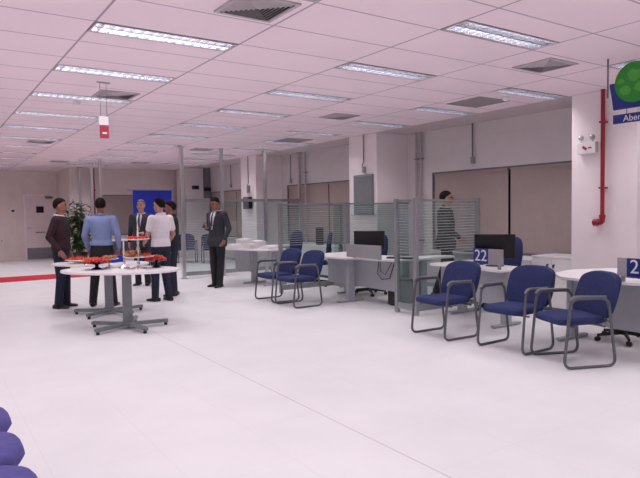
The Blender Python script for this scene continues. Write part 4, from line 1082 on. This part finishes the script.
person('man in a charcoal suit standing alone with bowed head, holding a phone at his chest', (4.98, 11.13, 0), 203, 1.83, topmat='suit', trousers='blacktr', shirt='shirt', tie='tie', head=(4, 22),
       arms={-1: dict(el=V(-.04, -.25, 1.13), wr=V(.175, -.12, 1.15), hd=V(.70, .40, .35), pn=V(-.2, .6, .7), curl=.7), 1: dict(el=V(-.06, .26, 1.13), wr=V(.06, .24, .92), hd=V(.4, -.2, -.8))},
       legs={1: dict(ank=V(.04, .08, .085)), -1: dict(ank=V(-.02, -.10, .085))})
person('man with glasses in a dark suit walking to the right behind the striped glass', (7.53, 7.30, 0), -26, 1.82, skin='skinlight', topmat='suitgreen', trousers='blacktr', shirt='shirt', tie='tie', glasses=True, head=(-6, 4),
       arms={-1: dict(el=V(-.05, -.25, 1.13), wr=V(.16, -.20, .98), hd=V(.8, .1, -.45)), 1: dict(el=V(.04, .25, 1.13), wr=V(.18, .22, .95), hd=V(.5, 0, -.8))},
       legs={1: dict(knee=V(.13, .09, .50), ank=V(.16, .09, .085)), -1: dict(knee=V(-.05, -.09, .49), ank=V(-.20, -.09, .095))})
# the phone he holds
ph = thing('mobile_phone', 'small phone with an orange screen, held by the man in the charcoal suit', 'phone', (0, 0, 0))
PH = Matrix.Translation((4.98, 11.13, 0)) @ Matrix.Rotation(R(203), 4, 'Z') @ Matrix.Scale(1.83 / 1.75, 4)
q = MB(); q.box((0, 0, 0), (.012, .062, .115), bev=.004); q.build('case', M['black'], ph); q = MB(); q.box((-.0065, 0, .004), (.001, .054, .09)); q.build('screen', M['orange'], ph)
ph.matrix_world = PH @ Matrix.Translation((.262, -.075, 1.205)) @ Matrix.Rotation(-.5, 4, 'Y') @ Matrix.Rotation(.4, 4, 'Z')

# ------------------------------------------------------------------ put every root at the base of its thing
bpy.context.view_layer.update()
for o in [x for x in COL.objects if x.parent is None and x.type == 'EMPTY' and x.location.length < 1e-6]:
    pts = [c.matrix_world @ Vector(b) for c in o.children_recursive if c.type != 'LIGHT' and c.data for b in c.bound_box]
    if not pts: continue
    lo = [min(p[k] for p in pts) for k in range(3)]; hi = [max(p[k] for p in pts) for k in range(3)]
    b = Vector(((lo[0] + hi[0]) / 2, (lo[1] + hi[1]) / 2, lo[2])); o.location = b
    for c in o.children: c.matrix_local = Matrix.Translation(-b) @ c.matrix_local

# ------------------------------------------------------------------ world, camera, view
W = bpy.data.worlds.new('World'); S.world = W; W.use_nodes = True
W.node_tree.nodes['Background'].inputs[0].default_value = (.02, .022, .03, 1); W.node_tree.nodes['Background'].inputs[1].default_value = 1.
cam = bpy.data.cameras.new('Camera'); co = bpy.data.objects.new('Camera', cam); COL.objects.link(co); S.camera = co
cam.sensor_fit = 'HORIZONTAL'; cam.sensor_width = 36.; cam.lens = 594.24 / 640 * 36; cam.clip_start = .05; cam.clip_end = 100
yaw, pit, rol = .5922, -.0464, -.0154
fw = Vector((math.sin(yaw) * math.cos(pit), math.cos(yaw) * math.cos(pit), math.sin(pit))); rg = Vector((math.cos(yaw), -math.sin(yaw), 0)); up = rg.cross(fw)
r2 = rg * math.cos(rol) + up * math.sin(rol); u2 = up * math.cos(rol) - rg * math.sin(rol)
m3 = Matrix((r2, u2, -fw)).transposed(); co.matrix_world = Matrix.Translation((0, 0, 1.5)) @ m3.to_4x4()
S.view_settings.view_transform = 'Standard'; S.view_settings.look = 'None'; S.view_settings.gamma = 1.; S.view_settings.use_curve_mapping = False
S.view_settings.exposure = 0.
S.cycles.use_denoising = True
S.cycles.max_bounces = 10; S.cycles.diffuse_bounces = 5; S.cycles.transparent_max_bounces = 24
